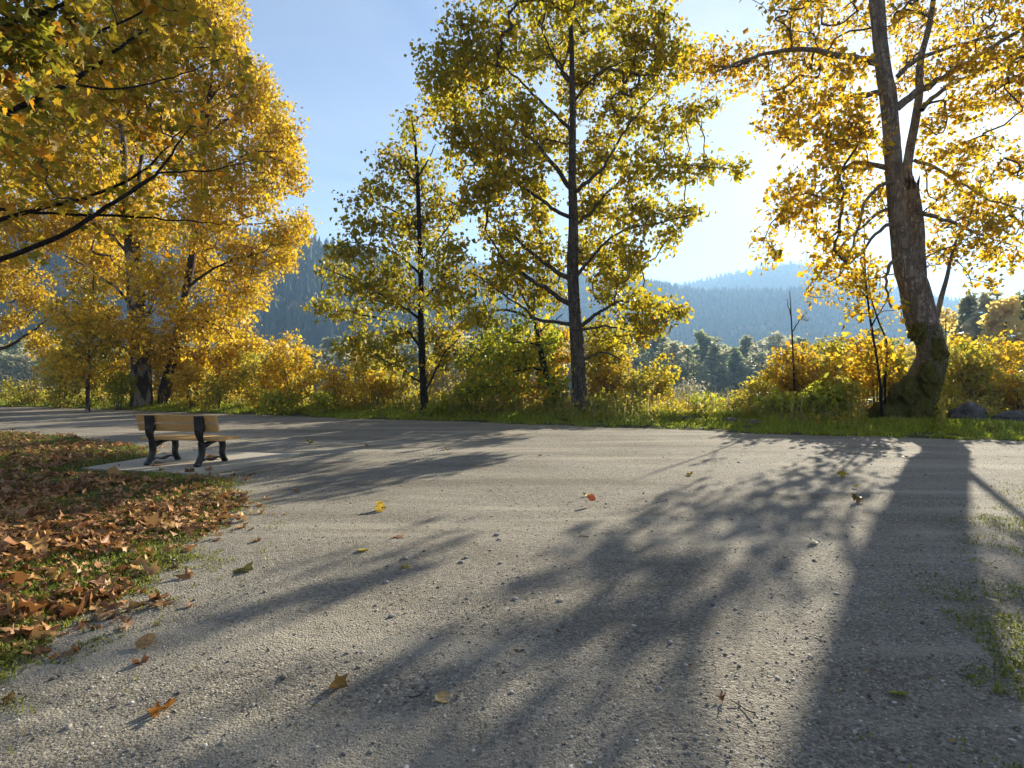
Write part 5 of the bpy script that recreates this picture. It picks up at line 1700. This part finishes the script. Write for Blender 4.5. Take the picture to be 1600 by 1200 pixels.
boulder_at(1511, 17.4, 54, 30, 1, 'grey angular boulder in the grass right of the big cottonwood')
boulder_at(1580, 17.1, 52, 22, 2, 'dark low boulder, the farther right of the two by the path')
boulder_at(1075, 18.6, 16, 9, 3, 'small dark rock at the right end of the bright grass strip', 3, 'rock')
boulder_at(1052, 18.9, 11, 6, 4, 'small pale rock left of the dark one by the bright grass strip', 3, 'rock')
boulder_at(1142, 17.9, 28, 9, 5, 'flat dark rock in the open gap of the verge', 3, 'rock')
boulder_at(1178, 17.5, 30, 7, 6, 'flat pale rock right of the dark one in the open gap', 3, 'rock')
boulder_at(1097, 18.4, 12, 6, 7, 'little brown rock between the dark rock and the flat one', 3, 'rock')

for k, (px, py, s, label) in enumerate([(776, 838, 0.028, 'white stone at the right end of the pebble patch'), (780, 845, 0.02, 'little white stone touching the larger white one'), (633, 874, 0.026, 'grey flat stone left of the pebble patch middle'), (720, 880, 0.022, 'pale stone in the middle of the pebble patch'), (728, 873, 0.02, 'pale stone behind the one in the middle of the pebble patch'), (782, 881, 0.018, 'round pale stone on the lit band right of the pebble patch'), (868, 886, 0.016, 'small white stone in the broad shadow'), (805, 938, 0.02, 'pale flat stone in the broad shadow'), (875, 940, 0.022, 'pale flat stone right of the other in the broad shadow'), (958, 863, 0.02, 'long pale stone in the shadow past the pebble patch'), (603, 912, 0.022, 'flat grey stone below the pebble patch'), (612, 966, 0.02, 'dark stone pair member on lit gravel left of the broad shadow'), (1048, 1003, 0.016, 'whitish rough stone on the lit gravel'), (1030, 1075, 0.014, 'tan stone at the bottom of the lit gravel')]):
    x, y = G(px, py)
    rock('stone', (x, y, float(path_z(np.array([[x, y]]))[0]) + s * 0.3), (s * 1.25, s, s * 0.6), 20 + k, label, 'stone', M_STONE, 0.25, 2, 'loose stones on the gravel', k * 0.9)

for k, (px, py, L, ang, label) in enumerate([(200, 956, 0.19, 0.35, 'thin brown twig between the lawn corner and the upper shadow band'), (655, 1088, 0.11, 0.8, 'dark twig in the broad shadow near the crumpled tan leaf'), (1120, 1043, 0.09, 1.1, 'curved pale twig at the bottom of the lit gravel'), (1160, 1108, 0.12, 2.2, 'thin reddish twig upright in view at the bottom edge'), (912, 838, 0.10, 2.6, 'short dark twig in the middle of the broad shadow'), (1270, 990, 0.10, 2.4, 'thin grey twig on the sunlit strip near the big shadow'), (390, 1052, 0.16, 0.5, 'grass like dry twig on the near gravel'), (1475, 985, 0.09, 2.3, 'small pale twig inside the big trunk shadow'), (540, 905, 0.14, 0.25, 'grey twig beside the lower shadow band'), (1560, 1060, 0.15, 2.5, 'pale twig lying on the dark worn grass')]):
    r = np.random.default_rng(500 + k)
    x, y = G(px, py)
    n = 7
    t = np.linspace(-0.5, 0.5, n)
    pts = np.stack([t * L * math.cos(ang), t * L * math.sin(ang), 0.006 + 0.012 * (4 * t * t) * (k % 2) + 0 * t], 1)
    pts[:, :2] += r.normal(size=(n, 2)) * 0.006
    v, q = tube(pts, np.linspace(0.0035, 0.0018, n), 5)
    o = obj('twig', make_mesh('twig', v, [q], True), M_BARK['pale_twig'] if 'pale' in label or 'grey' in label or 'dry' in label else M_BARK['brown'])
    o.location = (x, y, max(float(path_z(np.array([[x, y]]))[0]), gz(x, y)))
    tag(o, label, 'twig', 'twigs on the gravel')

# ------------------------------------------------------------------ the bench on its concrete pad
import bmesh


def bevel_box(sx, sy, sz, bev=0.006):
    bm = bmesh.new()
    bmesh.ops.create_cube(bm, size=1.0)
    for v in bm.verts:
        v.co = Vector((v.co.x * sx, v.co.y * sy, v.co.z * sz))
    bmesh.ops.bevel(bm, geom=bm.edges[:], offset=bev, segments=2, affect='EDGES', profile=0.6)
    return bm


def strip(path2, width, thick):
    """flat bar following a curve in the y-z plane: width along the curve normal, thick along x"""
    c = catmull([(0, a, b) for a, b in path2], 6)
    tan = norm(np.gradient(c, axis=0))
    nor = np.stack([0 * tan[:, 0], -tan[:, 2], tan[:, 1]], 1)
    w = np.interp(np.linspace(0, 1, len(c)), np.linspace(0, 1, len(width)), width)[:, None] * 0.5
    x = np.array((thick * 0.5, 0, 0))
    ring = np.stack([c + nor * w + x, c - nor * w + x, c - nor * w - x, c + nor * w - x], 1)
    n = len(c)
    i = np.arange(n - 1)[:, None] * 4
    j = np.arange(4)[None]
    j2 = (np.arange(4) + 1) % 4
    q = np.stack([i + j, i + j2, i + 4 + j2, i + 4 + j], -1).reshape(-1, 4)
    caps = np.array([(3, 2, 1, 0), (4 * n - 4, 4 * n - 3, 4 * n - 2, 4 * n - 1)])
    return ring.reshape(-1, 3), np.vstack([q, caps])


def build_bench():
    Lb = 1.52
    base = np.array((-5.86, 9.86, 0.055))
    pad = np.array([(-7.30, 9.62), (-5.02, 9.02), (-4.22, 11.35), (-6.75, 11.95)])
    bm = bmesh.new()
    lo_ = [bm.verts.new((x, y, -0.08)) for x, y in pad]
    hi_ = [bm.verts.new((x, y, 0.05)) for x, y in pad]
    bm.faces.new(hi_)
    for a in range(4):
        bm.faces.new((lo_[a], lo_[(a + 1) % 4], hi_[(a + 1) % 4], hi_[a]))
    bmesh.ops.bevel(bm, geom=[e for e in bm.edges], offset=0.012, segments=2, affect='EDGES')
    bmesh.ops.recalc_face_normals(bm, faces=bm.faces[:])
    me = bpy.data.meshes.new('concrete_pad')
    bm.to_mesh(me)
    bm.free()
    tag(obj('concrete_pad', me, M_PAD), 'grey concrete slab set at the lawn corner under the bench', 'slab')
    t = thing('park_bench', tuple(base), 'wooden slat park bench on black cast iron legs, standing on the concrete slab', 'bench')
    t.rotation_euler = (0, 0, R(-11))
    t.scale = (1.05, 1.22, 1.01)
    # local axes: x along the bench, y forwards (away from the viewer), z up
    def slat(name, y, z, sy, sz, tilt):
        bm = bevel_box(Lb, sy, sz)
        me = bpy.data.meshes.new(name)
        bm.to_mesh(me)
        bm.free()
        o = obj(name, me, M_WOOD, t)
        o.location = (0, y, z)
        o.rotation_euler = (R(tilt), 0, 0)
    slat('back_slat', 0.045, 0.80, 0.042, 0.135, 9)
    slat('back_slat', 0.080, 0.645, 0.042, 0.135, 12)
    slat('seat_slat', 0.175, 0.432, 0.135, 0.042, -5)
    slat('seat_slat', 0.325, 0.438, 0.135, 0.042, -1)
    slat('seat_slat', 0.475, 0.436, 0.135, 0.042, 2)
    for x in (-0.47, 0.47):
        e = thing_part('end_frame', t, (x, 0, 0))
        pieces = {
            'rear_leg': [strip([(-0.05, 0.0), (0.00, 0.07), (0.055, 0.19), (0.06, 0.32), (0.05, 0.40)], [0.07, 0.055, 0.06, 0.07, 0.08], 0.075)],
            'back_support': [strip([(0.012, 0.60), (0.012, 0.68), (0.002, 0.78), (-0.012, 0.855)], [0.05, 0.05, 0.045, 0.03], 0.155)],
            'seat_support': [strip([(0.03, 0.36), (0.12, 0.345), (0.22, 0.375), (0.36, 0.40), (0.54, 0.405)], [0.10, 0.08, 0.055, 0.045, 0.035], 0.065)],
            'front_leg': [strip([(0.40, 0.405), (0.47, 0.36), (0.485, 0.27), (0.475, 0.16), (0.50, 0.07), (0.545, 0.0)], [0.05, 0.065, 0.06, 0.05, 0.05, 0.06], 0.075)],
            'stretcher': [strip([(-0.01, 0.055), (0.12, 0.10), (0.25, 0.075), (0.38, 0.10), (0.50, 0.06)], [0.03, 0.022, 0.05, 0.022, 0.03], 0.05)],
        }
        for nm, ps in pieces.items():
            v, q = join(ps)
            obj(nm, make_mesh(nm, v, [q]), M_IRON, e)
        # three ribs fanning down from the back plate to the seat
        for k, dx in enumerate((-0.064, 0.0, 0.064)):
            v, q = strip([(0.010, 0.62), (0.004, 0.54), (0.035, 0.44), (0.07, 0.36)], [0.045, 0.035, 0.035, 0.04], 0.022)
            v = v + np.array((dx, 0, 0)) * np.clip((v[:, 2:3] - 0.30) / 0.3, 0.45, 1)
            obj('rib', make_mesh('rib', v, [q]), M_IRON, e)
        for (yy, zz) in ((-0.024, 0.79), (0.0, 0.645)):
            bm = bmesh.new()
            bmesh.ops.create_uvsphere(bm, u_segments=8, v_segments=5, radius=0.012)
            me = bpy.data.meshes.new('bolt')
            bm.to_mesh(me)
            bm.free()
            o = obj('bolt', me, M_IRON, e)
            o.location = (0, yy - 0.004, zz)


def thing_part(name, parent, loc):
    o = bpy.data.objects.new(name, None)
    o.empty_display_size = 0.1
    COL.objects.link(o)
    o.parent = parent
    o.location = loc
    return o


build_bench()

# ------------------------------------------------------------------ trees beyond the river
def far_tree_mesh(seed, kind):
    """unit-height tree (1 m tall): crown of leaf tufts round lobes"""
    r = np.random.default_rng(seed)
    pts = []
    nl = 16
    for k in range(nl):
        t = r.uniform(0.06, 0.97)
        env = {'round': 0.30 * math.sin(math.pi * min(1, t ** 0.75 * 0.95 + 0.04)), 'tall': 0.19 * math.sin(math.pi * min(1, t ** 0.6 * 0.93 + 0.05)), 'cone': 0.24 * (1.04 - t)}[kind]
        a = r.uniform(0, 6.28)
        c = np.array((math.cos(a) * env * 0.75, math.sin(a) * env * 0.75, t))
        rad = np.array((env * 0.6 + 0.035, env * 0.6 + 0.035, 0.085 + 0.03 * r.uniform()))
        n = 85
        pts.append(c + norm(r.normal(size=(n, 3))) * (r.uniform(0, 1, n) ** 0.45)[:, None] * rad)
    pts = np.vstack(pts)
    pts = pts[pts[:, 2] > 0.01]
    v, f = leaves(pts, 0.043, r, 0.2, 0.35, 0.9)
    return v, f


def far_trees():
    r = np.random.default_rng(99)
    crowns = {}
    for kind in ('round', 'tall', 'cone'):
        for leaf in ('far_grey', 'far_pale', 'far_gold', 'far_green'):
            for s in range(2):
                v, f = far_tree_mesh(hash_(kind + leaf) + s, kind)
                me = make_mesh('crown', v, [f])
                me.materials.append(M_LEAF[leaf])
                crowns[(kind, leaf, s)] = me
    tv, tq = tube(np.array([(0, 0, -0.05), (0.004, 0, 0.3), (0.0, 0.004, 0.6), (0, 0, 0.92)]), [0.018, 0.014, 0.009, 0.003], 6)
    trunk_me = make_mesh('trunk', tv, [tq], True)
    trunk_me.materials.append(M_BARK['grey'])
    shapes = {'round': 'rounded', 'tall': 'slender', 'cone': 'conical'}
    labels = {'far_grey': 'dark grey green tree in the hazy tree line across the river', 'far_pale': 'pale feathery tree in the hazy tree line across the river', 'far_gold': 'faded yellow tree in the hazy tree line across the river', 'far_green': 'dense deep green tree in the hazy tree line across the river'}

    def place(px, Y, hpx, kind, leaf, label, group, wide=1.0):
        x = (px - 800) / FPX * Y
        z = gz(x, Y) - 0.2
        t = thing('far_tree', (x, Y, z), label, 'tree', group)
        h = hpx / FPX * Y
        t.scale = (h * wide * r.uniform(0.9, 1.15), h * wide * r.uniform(0.9, 1.15), h)
        t.rotation_euler = (0, 0, r.uniform(0, 6.28))
        a = bpy.data.objects.new('crown', crowns[(kind, leaf, int(r.integers(0, 2)))])
        a['kind'] = 'stuff'
        b = bpy.data.objects.new('trunk', trunk_me)
        for c in (a, b):
            COL.objects.link(c)
            c.parent = t
    # the line across the river, tallest at the centre of the gap
    kinds = ['round', 'tall', 'round', 'tall', 'cone']
    leafs = ['far_grey', 'far_pale', 'far_grey', 'far_green', 'far_pale', 'far_grey', 'far_green', 'far_pale', 'far_grey', 'far_gold']
    for row, (Y, n, h0) in enumerate(((140, 84, 84), (170, 66, 90))):
        for k in range(n):
            px = -40 + (1500 + 40) * (k + r.uniform(0.1, 0.9)) / n
            lf = leafs[int(r.integers(0, len(leafs)))]
            kd = kinds[int(r.integers(0, 5))]
            hp = h0 * r.uniform(0.72, 1.08) * (0.9 if px < 600 else 1.0)
            place(px, Y + r.uniform(-8, 8), hp, kd, lf, shapes[kd] + ' ' + labels[lf], 'hazy tree line across the river', 1.45)
    # taller, nearer trees past the big cottonwood
    for (px, Y, top, kind, leaf, label) in [
        (1478, 75, 468, 'round', 'far_gold', 'orange tinted tree seen just past the dead snag of the big cottonwood'),
        (1515, 78, 462, 'cone', 'far_grey', 'blue green dense conical tree right of the orange tinted one'),
        (1545, 70, 455, 'tall', 'far_pale', 'thin pale tree between the blue green cone and the tall yellowing tree'),
        (1572, 62, 447, 'tall', 'far_gold', 'tall yellowing tree with visible straight trunk past the big cottonwood'),
        (1600, 64, 452, 'tall', 'far_green', 'tall olive tree at the right end of the row past the big cottonwood'),
        (1496, 88, 490, 'round', 'far_green', 'short green tree low between the orange tinted tree and the cone'),
        (1535, 84, 488, 'round', 'far_grey', 'short grey tree low behind the golden bushes'),
        (1640, 66, 440, 'tall', 'far_gold', 'yellow tree just beyond the tall olive one')]:
        place(px, Y, (HOR - top) + 4.0 * FPX / Y, kind, leaf, label, 'taller trees past the big cottonwood', 1.0)
    # the wood behind them that reads as one mass
    n = 270
    V, F, o = [], [], 0
    for k in range(n):
        v, f = far_tree_mesh(4000 + k % 12, ('round', 'tall', 'cone')[k % 3])
        Y = r.uniform(200, 320)
        x = r.uniform(-1.15, 1.15) * Y
        h = r.uniform(12, 19)
        sel = slice(0, None)
        V.append(v * np.array((h * 1.2, h * 1.2, h)) + np.array((x, Y, gz(x, Y) - 0.3)))
        F.append(f + o)
        o += len(v)
    tag(obj('far_woodland', make_mesh('far_woodland', np.vstack(V), [np.vstack(F)]), M_LEAF['far_grey']), 'grey green wood standing as one mass behind the river tree line', 'forest', None, 'stuff')


def hash_(s):
    return sum(ord(c) * (i + 3) for i, c in enumerate(s)) % 9973


far_trees()


def flats():
    """pale willow scrub on the river flats between the verge and the tree line"""
    r = np.random.default_rng(140)
    n = 150
    V, F, o = [], [], 0
    for k in range(n):
        Y = r.uniform(36, 120)
        x = r.uniform(-1.0, 0.95) * Y
        h = r.uniform(1.6, 3.4)
        m = 260
        p = norm(r.normal(size=(m, 3))) * (r.uniform(0, 1, m) ** 0.5)[:, None] * np.array((h * 0.6, h * 0.6, h * 0.5)) + np.array((0, 0, h * 0.5))
        p = p[p[:, 2] > 0]
        v, f = leaves(p, 0.20, r, -0.3, 0.3, 0.5)
        V.append(v + np.array((x, Y, gz(x, Y))))
        F.append(f + o)
        o += len(v)
    tag(obj('riverside_scrub', make_mesh('riverside_scrub', np.vstack(V), [np.vstack(F)]), M_LEAF['pale']), 'pale willow scrub covering the river flats beyond the verge', 'undergrowth', None, 'stuff')


flats()
